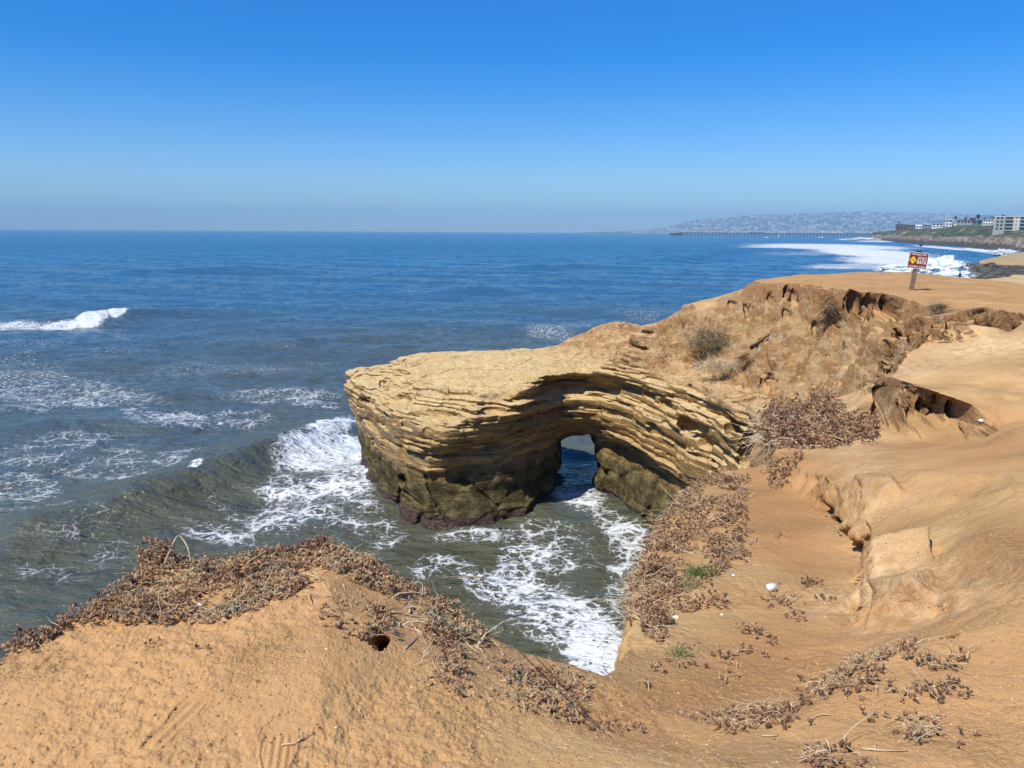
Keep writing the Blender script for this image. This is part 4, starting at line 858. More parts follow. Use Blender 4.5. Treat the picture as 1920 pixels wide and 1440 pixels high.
# ---------------------------------------------------------------- pier
PY_=2600; M_conc=simple('pier_concrete',(.20,.20,.18)); M_deck=simple('pier_deck',(.20,.19,.14))
pa_=cp(1264,PY_,8);pb_=cp(1665,PY_+160,8); Lp=math.dist(pa_,pb_); pe=empty('pier',(pa_[0],pa_[1],0),math.atan2(pb_[1]-pa_[1],pb_[0]-pa_[0]),label='long concrete fishing pier on many legs far across the bay',cat='pier')
zd=10.2
link('deck',MB().box(0,Lp,-4,4,zd-1.2,zd+.3).mesh('deck',M_deck),pe); link('cross_deck',MB().box(-6,4,-55,45,zd-1.1,zd+.2).mesh('cross_deck',M_deck),pe)
for s_ in (-1,1): link('railing',MB().box(4.2,Lp,s_*4.1-.12,s_*4.1+.12,zd+.31,zd+1.6).mesh('railing',M_conc),pe)
for k in range(62): link('pile',MB().box(5+k*Lp/62,6.6+k*Lp/62,-3.4,3.4,-3,zd-1.22).mesh('pile',M_conc),pe)
for k in range(8): link('pile',MB().box(-4,3,-52+k*12,-50.5+k*12,-3,zd-1.12).mesh('pile',M_conc),pe)
bd=link('pier_cafe',MB().box(Lp*.34,Lp*.34+50,4.4,16,zd-1,zd+4.2).mesh('pier_cafe',M_grey),pe); link('roof',MB().box(Lp*.34-1,Lp*.34+51,3.8,16.6,zd+4.2,zd+5).mesh('roof',M_white),bd); link('cafe_deck',MB().box(Lp*.34-6,Lp*.34+56,4.1,18,zd-2.0,zd-1.01).mesh('cafe_deck',M_deck),pe)
# ---------------------------------------------------------------- boats
M_sail=simple('sailcloth',(.82,.82,.80)); M_hull=simple('boat_hull',(.75,.75,.75),.4)
def boat(px,Y,hm,label,rz=.3):
    a=cp(px,Y,0); e=empty('sailboat',(a[0],a[1],0),rz,label=label,cat='sailboat',group='sailboats on the bay'); s_=hm/12
    hull=[(-4,0),(-3.4,-.9),(-1,-1.4),(2,-1.3),(4.4,0),(2,1.3),(-1,1.4),(-3.4,.9)]
    m=MB(); n=len(hull); m.poly([(x*s_,y*s_,.9*s_) for x,y in hull]+[(x*s_*.85,y*s_*.5,-.4*s_) for x,y in hull],[tuple(range(n))]+[(k,(k+1)%n,n+(k+1)%n,n+k) for k in range(n)]); link('hull',m.mesh('hull',M_hull),e)
    link('mast',MB().tube([(.5*s_,0,.9*s_),(.5*s_,0,12*s_)],.10*s_,5).mesh('mast',M_grey),e)
    link('mainsail',MB().poly([(.35*s_,0,1.8*s_),(-3.6*s_,.35*s_,1.8*s_),(.35*s_,0,11.6*s_),(-1.5*s_,.55*s_,5*s_)],[(0,1,3),(0,3,2),(1,2,3)]).mesh('mainsail',M_sail),e)
    link('jib',MB().poly([(.65*s_,0,10.5*s_),(4.2*s_,0,1.1*s_),(.9*s_,.5*s_,1.8*s_)],[(0,1,2)]).mesh('jib',M_sail),e)
boat(1458,1900,13,'small white sailboat in front of the long pier',.5); boat(568,3200,16,'tiny white sailboat alone on the open horizon',1.0)
# ---------------------------------------------------------------- breaking wave on the shelf
def splash(cx,cy,Y,rx,ry,rz,seed,name,label):
    c=pY(cx,cy,Y); bm=bmesh.new(); bmesh.ops.create_icosphere(bm,subdivisions=6,radius=1); v=np.array([q.co[:] for q in bm.verts]); f=np.array([[q.index for q in g_.verts] for g_ in bm.faces]); bm.free()
    d=1+.34*fbm(v[:,0]*1.9+seed,v[:,1]*1.9,v[:,2]*1.9,5,501,.48); v=v*d[:,None]*np.array((rx,ry,rz)); v[:,2]=np.maximum(v[:,2],-rz*.4)
    t=NT('white_spray'); p=t.pos(); t.col(t.mix(t.rng(t.noise(p,.9,4),.3,.7),(.55,.60,.63),(.80,.83,.84))); t.b.inputs['Subsurface Weight'].default_value=0
    t.nrm(t.bump(t.noise(p,1.2,4,.6),.35,.5))
    r=np.random.default_rng(seed); n=2600; q=v[r.integers(0,len(v),n)]*(1+r.random((n,1))**3*.55); q[:,2]=np.abs(q[:,2]); s=(.025+.07*r.random((n,1,1))**2)*(Y/200); tv=(q[:,None]+r.normal(size=(n,4,3))*s).reshape(-1,3); ti=np.array([(0,1,2),(0,3,1),(1,3,2),(2,3,0)])
    tf=((np.arange(n)*4)[:,None,None]+ti[None]).reshape(-1,3)+len(v)
    return link(name,np_mesh(name,np.concatenate([v,tv]),np.concatenate([f,tf]),t.m),None,(c[0],c[1],rz*.35),label=label,cat='breaking wave')
splash(1766,494,202,6.2,5,3.8,1,'breaking_wave','tall white burst of spray where the surf hits the dark shelf'); splash(1790,505,190,4.5,3,1.6,7,'breaking_wave','white surge washing over the low dark ledge right of the tall burst'); splash(1712,487,232,9,5,1.6,4,'breaking_wave','low wide white breaker rolling in left of the tall burst'); splash(1885,470,420,7,4,2.0,9,'breaking_wave','white breaker against the rocks under the headland'); splash(1622,446.5,1290,22,12,3.0,5,'breaking_wave','distant white breaker off the tip of the headland')
log('far')
# ---------------------------------------------------------------- ice plant mats (ground cover)
def mat_ice():
    t=NT('dried_ice_plant'); k=t.attr('tone'); g=t.attr('green'); p=t.pos()
    dry=t.n('ShaderNodeValToRGB'); t.set(dry.inputs[0],k); cr=dry.color_ramp
    cr.elements[0].position=0; cr.elements[0].color=(.13,.07,.038,1); cr.elements[1].position=1; cr.elements[1].color=(.66,.47,.26,1)
    for po,c in ((.12,(.23,.125,.08,1)),(.35,(.42,.24,.13,1)),(.6,(.54,.34,.18,1)),(.8,(.46,.34,.18,1))): e_=cr.elements.new(po); e_.color=c
    c=t.mix(g,dry.outputs[0],(.25,.29,.19)); c=t.mix(t.rng(t.noise(p,40,2),.35,.7,0,.25),c,(.12,.07,.04)); t.col(c); t.b.inputs['Roughness'].default_value=.75; return t.m
M_ice=mat_ice(); M_twig=simple('dead_twig',(.52,.40,.24),.85,.25,20); M_twig_grey=simple('grey_twig',(.34,.27,.19),.85,.3,20)
PX,PYY=project(P); _w=np.clip(6/np.maximum(P[...,1],1),.5,2)*14; PX=PX+_w*(noise3(P[...,0]*2.6,P[...,1]*2.6,P[...,2]*2.6,690)+.6*noise3(P[...,0]*7,P[...,1]*7,P[...,2]*7,692)); PYY=PYY+_w*.7*(noise3(P[...,0]*2.6,P[...,1]*2.6,P[...,2]*2.6,691)+.6*noise3(P[...,0]*7,P[...,1]*7,P[...,2]*7,693)); NRM=normals_grid(P); CE=np.zeros(P.shape[:2]); 
CE[:-1,:-1]=np.linalg.norm(np.cross(P[1:,:-1]-P[:-1,:-1],P[:-1,1:]-P[:-1,:-1]),axis=-1)
def inpoly(px,py,poly):
    ins=np.zeros(px.shape,bool); n=len(poly)
    for i in range(n):
        (ax,ay),(bx,by)=poly[i],poly[(i+1)%n]
        c=((ay<=py)&(by>py))|((by<=py)&(ay>py)); xi=ax+(py-ay)/((by-ay) or 1e-9)*(bx-ax); ins^=c&(px<xi)
    return ins
def pick(poly,dens,Y0,Y1,clump=0,cs=3.,seed=0,zmin=5):
    r=np.random.default_rng(seed); m=(P[...,1]>Y0)&(P[...,1]<Y1)&(P[...,2]>zmin)&inpoly(PX,PYY,poly); I=np.argwhere(m); pr=CE[m]*dens
    q=P[m]
    if clump: 
        nn=noise3(q[:,0]*cs,q[:,1]*cs,q[:,2]*cs,600+seed)+.5*noise3(q[:,0]*cs*3,q[:,1]*cs*3,q[:,2]*cs*3,601+seed); pr=pr*sstep(clump-.25,clump+.35,nn)*1.6
    k=r.poisson(np.clip(pr,0,40)); I=np.repeat(I,k,axis=0); p=P[I[:,0],I[:,1]]+r.normal(size=(len(I),3))*np.array((.012,.012,.0)); n=NRM[I[:,0],I[:,1]]
    return p,n
TB=0.0
def rosettes(p,n,h,ln,seed,green=None,nleaf=9,clustered=.6):
    """each rosette: short fat finger leaves on a bent stem; returns mesh arrays"""
    r=np.random.default_rng(seed); N=len(p); up=n*.5+np.array((0,0,.7)); up/=np.linalg.norm(up,axis=1)[:,None]
    hh=r.random(N)*h*np.clip(.55+.9*noise3(p[:,0]*4,p[:,1]*4,p[:,2]*4,612),.12,1.6); c=p+up*hh[:,None]+r.normal(size=(N,3))*.006; tone=np.clip(.5+TB+.28*noise3(p[:,0]*5,p[:,1]*5,p[:,2]*5,611)*2+r.normal(size=N)*.22,0,1)
    ax=up+r.normal(size=(N,3))*.55; ax/=np.linalg.norm(ax,axis=1)[:,None]
    L_=ln*.78*(.6+.8*r.random((N,nleaf))); d=r.normal(size=(N,nleaf,3)); d/=np.linalg.norm(d,axis=2)[...,None]; d=d+ax[:,None]*.75; d/=np.linalg.norm(d,axis=2)[...,None]
    s=np.cross(d,r.normal(size=(N,nleaf,3))); s/=np.linalg.norm(s,axis=2)[...,None]; w=np.cross(d,s); rad=(L_*.25*(.8+.5*r.random((N,nleaf))))[...,None]
    c0=c[:,None]; mid=c0+d*(L_*.55)[...,None]+np.array((0,0,.12))*L_[...,None]; tip=c0+d*L_[...,None]+np.array((0,0,.25))*L_[...,None]
    V_=np.stack([c0+0*d,mid+s*rad,mid-s*rad*.5+w*rad*.87,mid-s*rad*.5-w*rad*.87,tip],2).reshape(-1,3)
    b=(np.arange(N*nleaf)*5)[:,None,None]; T_=np.array([(0,2,1),(0,3,2),(0,1,3),(4,1,2),(4,2,3),(4,3,1)]); F_=(b+T_[None]).reshape(-1,3)
    to=np.repeat(np.clip(tone[:,None]+r.normal(size=(N,nleaf))*.08,0,1).ravel(),5); gr=np.repeat(np.repeat(green if green is not None else np.zeros(N),nleaf),5)
    return V_,F_,to,gr
def twigs(p,n,cnt,ln,rad,seed,lift=.03):
    r=np.random.default_rng(seed); idx=r.integers(0,len(p),cnt); VV=[];FF=[];b=0; S=6
    st=p[idx]; a=r.random(cnt)*2*math.pi; l=ln*(.4+1.0*r.random(cnt)); d=np.stack([np.cos(a),np.sin(a),r.normal(size=cnt)*.35],-1); curve=r.normal(size=(cnt,3))*.5; curve[:,2]-=.5
    t=np.linspace(0,1,S)[None,:,None]; path=st[:,None]+np.array((0,0,lift))*r.random((cnt,1,1))*1.5+d[:,None]*t*l[:,None,None]+curve[:,None]*(t**2)*l[:,None,None]*.5+r.normal(size=(cnt,S,3))*l[:,None,None]*.03
    tg=np.gradient(path,axis=1); tg/=np.linalg.norm(tg,axis=2)[...,None]; s=np.cross(tg,np.array((.2,.3,.93))); s/=np.linalg.norm(s,axis=2)[...,None]; w=np.cross(tg,s); rr_=(rad*(.5+r.random((cnt,1,1)))*(1.15-.8*t))
    V_=np.stack([path+s*rr_,path-s*rr_*.5+w*rr_*.87,path-s*rr_*.5-w*rr_*.87],2).reshape(-1,3)
    b=(np.arange(cnt)*S*3)[:,None,None,None]; i=(np.arange(S-1)*3)[None,:,None,None]; q=np.array([(0,1,4,3),(1,2,5,4),(2,0,3,5)])[None,None]; return V_,(b+i+q).reshape(-1,4)
def mat_patch(name,label,parts,tw=(0,.1,.002),seed=1,cat='ice plant'):
    Vs=[];Fs=[];T_=[];G_=[];o=0; allp=[];alln=[]
    for k,(poly,dens,Y0,Y1,clump,h,ln,gr) in enumerate(parts):
        p,n=pick(poly,dens,Y0,Y1,clump,3.2,seed+k)
        if not len(p): continue
        g=np.zeros(len(p))
        if gr: g=.75*np.clip(sstep(.2,.6,noise3(p[:,0]*4,p[:,1]*4,p[:,2]*4,650+seed))*gr+.1*np.random.default_rng(k).random(len(p)),0,1)
        v,f,t_,g_=rosettes(p,n,h,ln,seed*31+k,g); Vs.append(v);Fs.append(f+o);T_.append(t_);G_.append(g_);o+=len(v); allp.append(p);alln.append(n)
    me=np_mesh(name,np.concatenate(Vs),np.concatenate(Fs),M_ice,False); attr(me,'tone',np.concatenate(T_));attr(me,'green',np.concatenate(G_))
    ob=link(name,me,kind='stuff',label=label,cat=cat); ap=np.concatenate(allp);an=np.concatenate(alln)
    if tw[0]:
        v,f=twigs(ap,an,*tw,seed+5); link('dead_stems',np_mesh('dead_stems',v,f,M_twig,False),ob,kind='stuff')
    log(name,len(ap)); return ob,ap,an
M1=[([(-30,1205),(60,1160),(140,1130),(215,1085),(262,1040),(300,1030),(430,1035),(520,1010),(600,990),(665,1010),(730,1060),(800,1080),(850,1110),(880,1150),(915,1200),(880,1215),(820,1175),(800,1130),(700,1115),(650,1070),(600,1060),(560,1100),(480,1140),(400,1165),(300,1170),(200,1170),(100,1200),(-30,1250)],2000,1.5,4.8,-.5,.06,.019,.9),
 ([(250,1060),(255,1010),(360,1010),(385,1060),(380,1090),(300,1090)],3600,2.5,4.8,-.15,.17,.019,.1),
 ([(560,1030),(600,985),(660,1000),(730,1050),(850,1090),(885,1150),(840,1160),(760,1100),(640,1075)],2200,2.5,4.8,-.3,.09,.019,.2),
 ([(590,1125),(660,1115),(730,1150),(720,1190),(690,1200),(620,1185),(590,1150)],1500,2.5,4.6,-.1,.045,.020,.5),
 ([(800,1170),(870,1180),(930,1230),(1000,1240),(1080,1265),(1140,1300),(1180,1330),(1150,1350),(1000,1330),(880,1300),(820,1240)],1600,2.3,4.6,.02,.025,.018,.6),
 ([(820,1240),(900,1260),(1040,1320),(1180,1345),(1240,1390),(1100,1380),(900,1330),(810,1290)],900,2.0,4.6,.1,.02,.017,.3),
 ([(150,1150),(420,1135),(560,1110),(640,1200),(400,1220),(100,1210)],220,2.0,4.6,.35,.012,.015,.4)]
o_,ap,an=mat_patch('ice_plant_mat','thick mat of dried brown ice plant along the rim of the left foreground mound',M1,(1500,.10,.0016),11)
M2=[([(1196,1060),(1215,1010),(1240,975),(1290,905),(1340,880),(1385,868),(1405,885),(1400,930),(1408,975),(1390,1010),(1400,1040),(1345,1075),(1310,1110),(1368,1110),(1365,1150),(1300,1160),(1262,1150),(1250,1180),(1225,1215),(1200,1200),(1186,1150),(1186,1100)],1000,3.6,10.5,-.12,.11,.024,.18),
 ([(1196,1080),(1240,1060),(1280,1100),(1260,1150),(1230,1210),(1200,1190)],1100,3.6,8,-.15,.12,.024,.05),
 ([(1380,1010),(1405,990),(1412,1030),(1390,1060)],600,4,10,-.1,.05,.025,0)]
TB=-.13
mat_patch('ice_plant_mat','wide mat of dead ice plant hanging down the bench edge above the cove water',M2,(2600,.20,.0028),31)
mat_patch('ice_plant_mat','small dark tuft of ice plant on the lip of the bank, above the bare path',[([(1428,880),(1450,862),(1500,855),(1505,870),(1478,895),(1470,930),(1455,925),(1435,905)],900,5,10.5,-.2,.09,.026,.1)],(120,.12,.002),51)
TB=-.30
mat_patch('ice_plant_mat','big mound of dead ice plant between the bedrock wall and the lip of the path',[([(1437,845),(1437,790),(1445,760),(1480,752),(1560,757),(1605,785),(1650,806),(1640,835),(1560,842),(1450,846)],560,8.6,14.2,-.28,.34,.036,.05)],(1300,.40,.006),71)
M4=[([(1590,1280),(1640,1232),(1700,1205),(1760,1222),(1795,1222),(1785,1255),(1760,1262),(1700,1240),(1650,1270),(1630,1290)],1700,1.8,6,-.15,.035,.020,.3),
 ([(1510,1320),(1560,1285),(1640,1270),(1700,1285),(1790,1280),(1810,1330),(1790,1370),(1700,1400),(1590,1395),(1520,1370)],1500,1.5,6,-.08,.035,.020,.5),
 ([(1345,1345),(1420,1325),(1500,1325),(1490,1375),(1400,1385),(1345,1380)],1300,1.5,6,.0,.03,.019,.5),
 ([(1240,1345),(1310,1335),(1320,1365),(1250,1375)],600,1.5,6,.2,.02,.018,.3),([(1470,1412),(1580,1400),(1700,1420),(1720,1450),(1480,1450)],1200,1.3,5,.05,.025,.019,.2),
 ([(1780,1330),(1840,1320),(1850,1400),(1780,1400)],250,1.3,5,.3,.02,.018,0)]
TB=-.20
mat_patch('ice_plant_mat','patchy ice plant on the flat ground at the lower right, south of the worn gully path',M4,(420,.10,.0016),91)
M5=[([(1420,1095),(1560,1090),(1570,1140),(1520,1180),(1440,1180)],800,3.5,8,.12,.03,.022,.3),([(1395,1170),(1450,1165),(1450,1215),(1400,1230)],800,3,8,.05,.03,.022,.1),
 ([(1290,1200),(1340,1190),(1330,1240),(1260,1280),(1200,1290)],500,2.8,8,.12,.03,.02,.3),([(1340,1230),(1470,1220),(1480,1280),(1350,1285)],600,2.8,8,.15,.03,.02,.3),([(1385,1000),(1465,1000),(1440,1050),(1385,1055)],600,4,9,.05,.04,.025,.1),
 ([(1500,1280),(1620,1220),(1600,1260),(1540,1310)],400,2.4,7,.2,.03,.02,.3)]
mat_patch('ice_plant_sprigs','scattered sprigs of ice plant dotted over the bare sloping bench',M5,(160,.09,.0018),111)
# litter: pebbles and straw on the soil
def litter(name,label,n,poly,Y0,Y1,seed,size,mat,straw=False):
    r=np.random.default_rng(seed); m=(P[...,1]>Y0)&(P[...,1]<Y1)&(P[...,2]>6)&inpoly(PX,PYY,poly); I=np.argwhere(m); pr=(CE[m]/(np.linalg.norm(P[m]-np.array((0,0,EYE)),axis=1)**1.5)); pr/=pr.sum(); I=I[r.choice(len(I),n,p=pr)]
    p=P[I[:,0],I[:,1]]
    if straw: v,f=twigs(p,None,n,size,size*.022,seed,.004); return link(name,np_mesh(name,v,f,mat,False),kind='stuff',label=label,cat='straw')
    base=np.array([(1,0,0),(-1,0,0),(0,1,0),(0,-1,0),(0,0,1),(0,0,-1)],float); T_=np.array([(0,2,4),(2,1,4),(1,3,4),(3,0,4),(2,0,5),(1,2,5),(3,1,5),(0,3,5)])
    s=size*(.4+r.random((n,1,1))**3*1.6)*(.6+.8*r.random((n,6,1))); a=r.random(n)*6.28; ca,sa=np.cos(a),np.sin(a); B_=base[None]*s; V_=np.stack([B_[...,0]*ca[:,None]-B_[...,1]*sa[:,None],B_[...,0]*sa[:,None]+B_[...,1]*ca[:,None],B_[...,2]*.7],-1)+p[:,None]
    return link(name,np_mesh(name,V_.reshape(-1,3),((np.arange(n)*6)[:,None,None]+T_[None]).reshape(-1,3),mat,False),kind='stuff',label=label,cat='gravel')
ALL=[(-50,1230),(260,1120),(600,1100),(900,1230),(1140,1280),(1250,1000),(1450,870),(1930,850),(1930,1450),(-50,1450)]
litter('soil_crumbs','crumbs of dry soil scattered over the bare ground',20000,ALL,.8,13,15,.0048,simple('soil_crumb',(.40,.24,.10),.95,.4,40))
litter('gravel','fine pale gravel over the bare ground',2600,ALL,.8,10,5,.0034,simple('pebble',(.60,.46,.31),.9,.35,40))
litter('straw','short bits of pale straw lying over the bare ground',500,ALL,.8,8,6,.04,M_twig,True)
litter('straw','pale dry stems trailing below the left mat',500,[(580,1090),(800,1100),(900,1200),(1100,1290),(1000,1320),(820,1260),(640,1160)],1.5,5,7,.07,M_twig,True)
litter('straw','tan trodden litter of dead leaves below the left mat',1300,[(-20,1240),(120,1180),(300,1150),(420,1150),(560,1100),(650,1120),(640,1170),(540,1225),(250,1225),(40,1265)],1.5,5,17,.022,simple('leaf_litter',(.50,.33,.19),.9,.35,30),True)
litter('roots','tangle of pale roots over the bare spots of the left mat',70,[(560,1060),(650,1040),(760,1120),(900,1190),(960,1240),(860,1230),(760,1210),(700,1150),(600,1120)],2,5,19,.16,M_twig,True)
litter('roots','pale roots lying across the bench mat',90,[(1230,1000),(1300,930),(1380,900),(1400,960),(1350,1060),(1300,1120),(1220,1160)],4,10,20,.28,M_twig,True)
# ---- shrubs on the amphitheatre wall
def rock_or_soil(px,py):
    a=min((at_px(px+i,py+j) for i in (-8,-4,0,4,8) for j in (-8,-4,0,4,8)),key=lambda q:float(q[1]))+np.array((0,0,.0)); d=np.array(ray(px,py)); d/=np.linalg.norm(d); v=V-np.array((0,0,EYE)); t=v@d; e=np.linalg.norm(v-t[:,None]*d,axis=1); k=np.where((e<.10)&(t>1))[0]
    if len(k):
        b=V[k[np.argmin(t[k])]]
        if np.linalg.norm(b-np.array((0,0,EYE)))<np.linalg.norm(a-np.array((0,0,EYE))): return b
    return np.array(pY(px,py,float(a[1])))
def shrub(name,label,px,py,w,h,n,mat,seed,ln,rad,cat='bush'):
    c=rock_or_soil(px,py); d=np.linalg.norm(c-np.array((0,0,EYE))); r=np.random.default_rng(seed); W_=w*d/FPX/2; H_=h*d/FPX/2
    p=np.zeros((n,3)); q=r.normal(size=(n,3)); q/=np.linalg.norm(q,axis=1)[:,None]; q*=(r.random(n)**.5)[:,None]; p=c+q*np.array((W_,.35*W_,H_))*.8+np.array((-.05*W_,-.45*W_,.12*W_))
    v,f=twigs(p,None,n,ln*d/FPX,rad,seed,.0); o=link(name,np_mesh(name,v,f,mat,False),label=label,cat=cat); return o
M_bush=simple('bush_twigs',(.27,.215,.12),.9,.35,6); M_dry=simple('dry_grass',(.62,.50,.32),.9,.2,8)
shrub('dry_bush','dry olive brown bush clinging to the eroded slope above the arch',1322,636,95,56,420,M_bush,21,30,.006)
shrub('dry_bush','dark scraggy bush hanging under the crest of the eroded slope',1552,590,36,80,380,simple('bush_dark',(.16,.11,.07),.9,.3,6),22,16,.006)
shrub('grass_tuft','pale dry grass at the foot of the slope below the bush',1345,688,120,34,700,M_dry,23,20,.005,'dry grass')
shrub('grass_tuft','dark dry tuft on the rim right of the gullied crest',1752,578,34,22,350,M_bush,24,14,.004,'dry grass')
shrub('dry_sprigs','reddish sprigs low on the eroded slope, left of the big dead mound',1392,672,40,26,250,simple('red_sprigs',(.26,.13,.08),.9,.3,6),25,12,.005,'plant')
def bladeclump(name,label,px,py,n,ln,spread,col,seed,cat='weed'):
    c=at_px(px,py); r=np.random.default_rng(seed); VV=[];FF=[]
    for k in range(n):
        a=r.random()*6.28; b=c+np.array((r.normal()*spread,r.normal()*spread,0)); l=ln*(.5+r.random()*.8); d=np.array((math.cos(a)*.6,math.sin(a)*.6,.8)); s=np.array((-math.sin(a),math.cos(a),0))*.0022
        o=len(VV)*1; 
        pts=[]
        for t_ in (0,.4,.75,1): q=b+d*l*t_+np.array((math.cos(a),math.sin(a),-.7))*l*t_*t_*.35; wd=(1-t_*.92); pts+= [q-s*wd,q+s*wd]
        VV+=pts
        for i in range(3): FF.append((o+2*i,o+2*i+1,o+2*i+3,o+2*i+2))
    return link(name,np_mesh(name,np.array(VV),np.array(FF),simple(name+'_blades',col,.6,.3,30),False),label=label,cat=cat)
bladeclump('green_weed','bright green feathery weed growing out of the dead mat on the bench',1308,1078,260,.13,.055,(.13,.19,.04),1)
bladeclump('green_weed','grey green sprig beside the bright weed in the dead mat',1290,1100,80,.10,.04,(.16,.19,.07),2)
bladeclump('green_weed','small green weed alone on the lower bench slope',1280,1228,90,.07,.03,(.16,.20,.07),3)
# ---------------------------------------------------------------- warning sign
c=at_px(1708,542); Ys=c[1]; M_post=simple('weathered_timber',(.22,.16,.10),.9,.3,12); M_panel=simple('sign_maroon',(.21,.018,.022),.5,.05,3,.4); M_wht=simple('sign_white',(.80,.80,.78),.5,.03,3,.4); M_yel=simple('sign_yellow',(.80,.60,.03),.5,.03,3,.4); M_blk=simple('sign_black',(.02,.02,.02),.5,.03)
u=Ys/FPX*1.0   # metres per pixel at the sign
se=empty('warning_sign',(c[0],c[1],c[2]-.05),0,label='maroon cliff warning sign with a yellow diamond on a leaning wooden post',cat='sign')
se.rotation_euler=(0,math.radians(5.5),-.12)
PW=34.5*u;PH=29.5*u; zb=43.5*u
link('post',MB().box(-.055,.055,-.01,.09,-.3,zb+PH+.02).mesh('post',M_post),se)
cap=link('post_cap',MB().box(-.075,.075,-.02,.10,zb+PH+.02,zb+PH+.05).mesh('post_cap',M_blk),se)
link('rod',MB().tube([(0,.03,zb+PH+.05),(.01,.03,zb+PH+.19)],.012,6).mesh('rod',simple('galvanised',(.45,.47,.5),.4,.1,5,.5,.8)),se); link('rod_tip',MB().box(-.03,.05,.0,.06,zb+PH+.19,zb+PH+.23).mesh('rod_tip',M_blk),se)
link('panel',MB().box(-PW/2,PW/2,-.018,-.011,zb,zb+PH).mesh('panel',M_panel),se)
fr=MB(); bw=.014
for (a,b,c_,d) in ((-PW/2,PW/2,zb,zb+bw),(-PW/2,PW/2,zb+PH-bw,zb+PH),(-PW/2,-PW/2+bw,zb+bw,zb+PH-bw),(PW/2-bw,PW/2,zb+bw,zb+PH-bw)): fr.box(a,b,-.022,-.0185,c_,d)
link('border',fr.mesh('border',M_wht),se)
def text(body,size,x,z,mat,sx=1.0,name='lettering',bold=.0,y=-.0205,shear=0):
    cu=bpy.data.curves.new(name,'FONT'); cu.body=body; cu.size=size; cu.align_x='CENTER'; cu.align_y='CENTER'; cu.extrude=.0012; cu.offset=bold; cu.shear=shear; cu.resolution_u=2
    ob=bpy.data.objects.new(name,cu); COL.objects.link(ob); bpy.context.view_layer.update(); dg=bpy.context.evaluated_depsgraph_get(); me=bpy.data.meshes.new_from_object(ob.evaluated_get(dg)); bpy.data.objects.remove(ob)
    me.transform(Matrix.Scale(sx,4,(1,0,0))); me.materials.clear(); me.materials.append(mat); o=link(name,me,se,(x,y,z)); o.rotation_euler=(math.radians(90),0,0); return o
text('UNSTABLE CLIFFS',.066,0,zb+PH*.86,M_wht,.86,bold=.0012); text('STAY',.135,PW*.20,zb+PH*.61,M_wht,.80,bold=.003); text('BACK',.135,PW*.20,zb+PH*.39,M_wht,.80,bold=.003); text('NO PUBLIC ACCESS',.066,0,zb+PH*.12,M_wht,.80,bold=.0012)
dc=(-PW*.26,zb+PH*.50); dr=.118
link('diamond',MB().poly([(dc[0]-dr*.92,-.024,dc[1]),(dc[0],-.024,dc[1]-dr),(dc[0]+dr*.92,-.024,dc[1]),(dc[0],-.024,dc[1]+dr),(dc[0]-dr*.92,-.019,dc[1]),(dc[0],-.019,dc[1]-dr),(dc[0]+dr*.92,-.019,dc[1]),(dc[0],-.019,dc[1]+dr)],[(0,1,2,3),(4,5,6,7),(0,1,5,4),(1,2,6,5),(2,3,7,6),(3,0,4,7)]).mesh('diamond',M_yel),se)
text('DANGER',.042,dc[0],dc[1],simple('sign_orange',(.45,.16,.01),.5),.85,y=-.0262,bold=.001)
bolt=MB()
for zz_ in (zb+PH*.06,zb+PH*.95): bolt.tube([(0,-.027,zz_),(0,-.018,zz_)],.008,6)
link('bolts',bolt.mesh('bolts',M_blk),se)
# ---------------------------------------------------------------- person on the shelf below
a=cpz(1797,124,3.42); skin=simple('skin',(.32,.19,.13),.6); jkt=simple('dark_jacket',(.022,.026,.03),.9); jeans=simple('dark_trousers',(.02,.022,.03),.9); hair=simple('dark_hair',(.02,.013,.01),.7)
me=bpy.data.meshes.new('person'); J=[(0,0,.93),(0,0,1.12),(0,.01,1.36),(0,.01,1.47),(0,0,1.56),(0,-.01,1.66),(0,-.01,1.72),
 (-.17,.0,1.40),(-.23,.0,1.14),(-.20,-.10,.92),(-.18,-.14,.84),(.17,0,1.40),(.23,.0,1.14),(.20,-.10,.92),(.18,-.14,.84),
 (-.10,0,.86),(-.12,.02,.47),(-.12,.0,.07),(-.12,-.14,.03),(.10,0,.86),(.12,.02,.47),(.13,.0,.07),(.13,-.14,.03)]
E=[(0,1),(1,2),(2,3),(3,4),(4,5),(5,6),(2,7),(7,8),(8,9),(9,10),(2,11),(11,12),(12,13),(13,14),(0,15),(15,16),(16,17),(17,18),(0,19),(19,20),(20,21),(21,22)]
R_=[.15,.15,.17,.06,.075,.095,.07,.075,.05,.038,.035,.075,.05,.038,.035,.095,.065,.05,.04,.095,.065,.05,.04]
me.from_pydata(J,E,[]); ob=bpy.data.objects.new('tmp',me); COL.objects.link(ob); md=ob.modifiers.new('s','SKIN')
for k,rv in enumerate(R_): me.skin_vertices[0].data[k].radius=(rv,rv*.8)
me.skin_vertices[0].data[0].use_root=True; ob.modifiers.new('u','SUBSURF').levels=2
bpy.context.view_layer.update(); dg=bpy.context.evaluated_depsgraph_get(); m2=bpy.data.meshes.new_from_object(ob.evaluated_get(dg)); bpy.data.objects.remove(ob); m2.name='person'
m2.materials.clear()
for q in (jkt,jeans,skin): m2.materials.append(q)
for pl in m2.polygons:
    zc=pl.center.z; pl.material_index=2 if (zc>1.50 or (zc<.9 and abs(pl.center.x)>.15 and zc>.78 and pl.center.y<-.07)) else (1 if zc<.92 else 0)
    pl.use_smooth=True
po=link('person',m2,None,a,label='person in a dark jacket standing on the low shelf in front of the white surf',cat='person'); po.rotation_euler=(0,0,.4)
bm=bmesh.new(); bmesh.ops.create_uvsphere(bm,u_segments=14,v_segments=10,radius=1); bmesh.ops.transform(bm,matrix=Matrix.Translation((0,.015,1.695))@Matrix.Diagonal((.088,.10,.085,1)),verts=bm.verts)
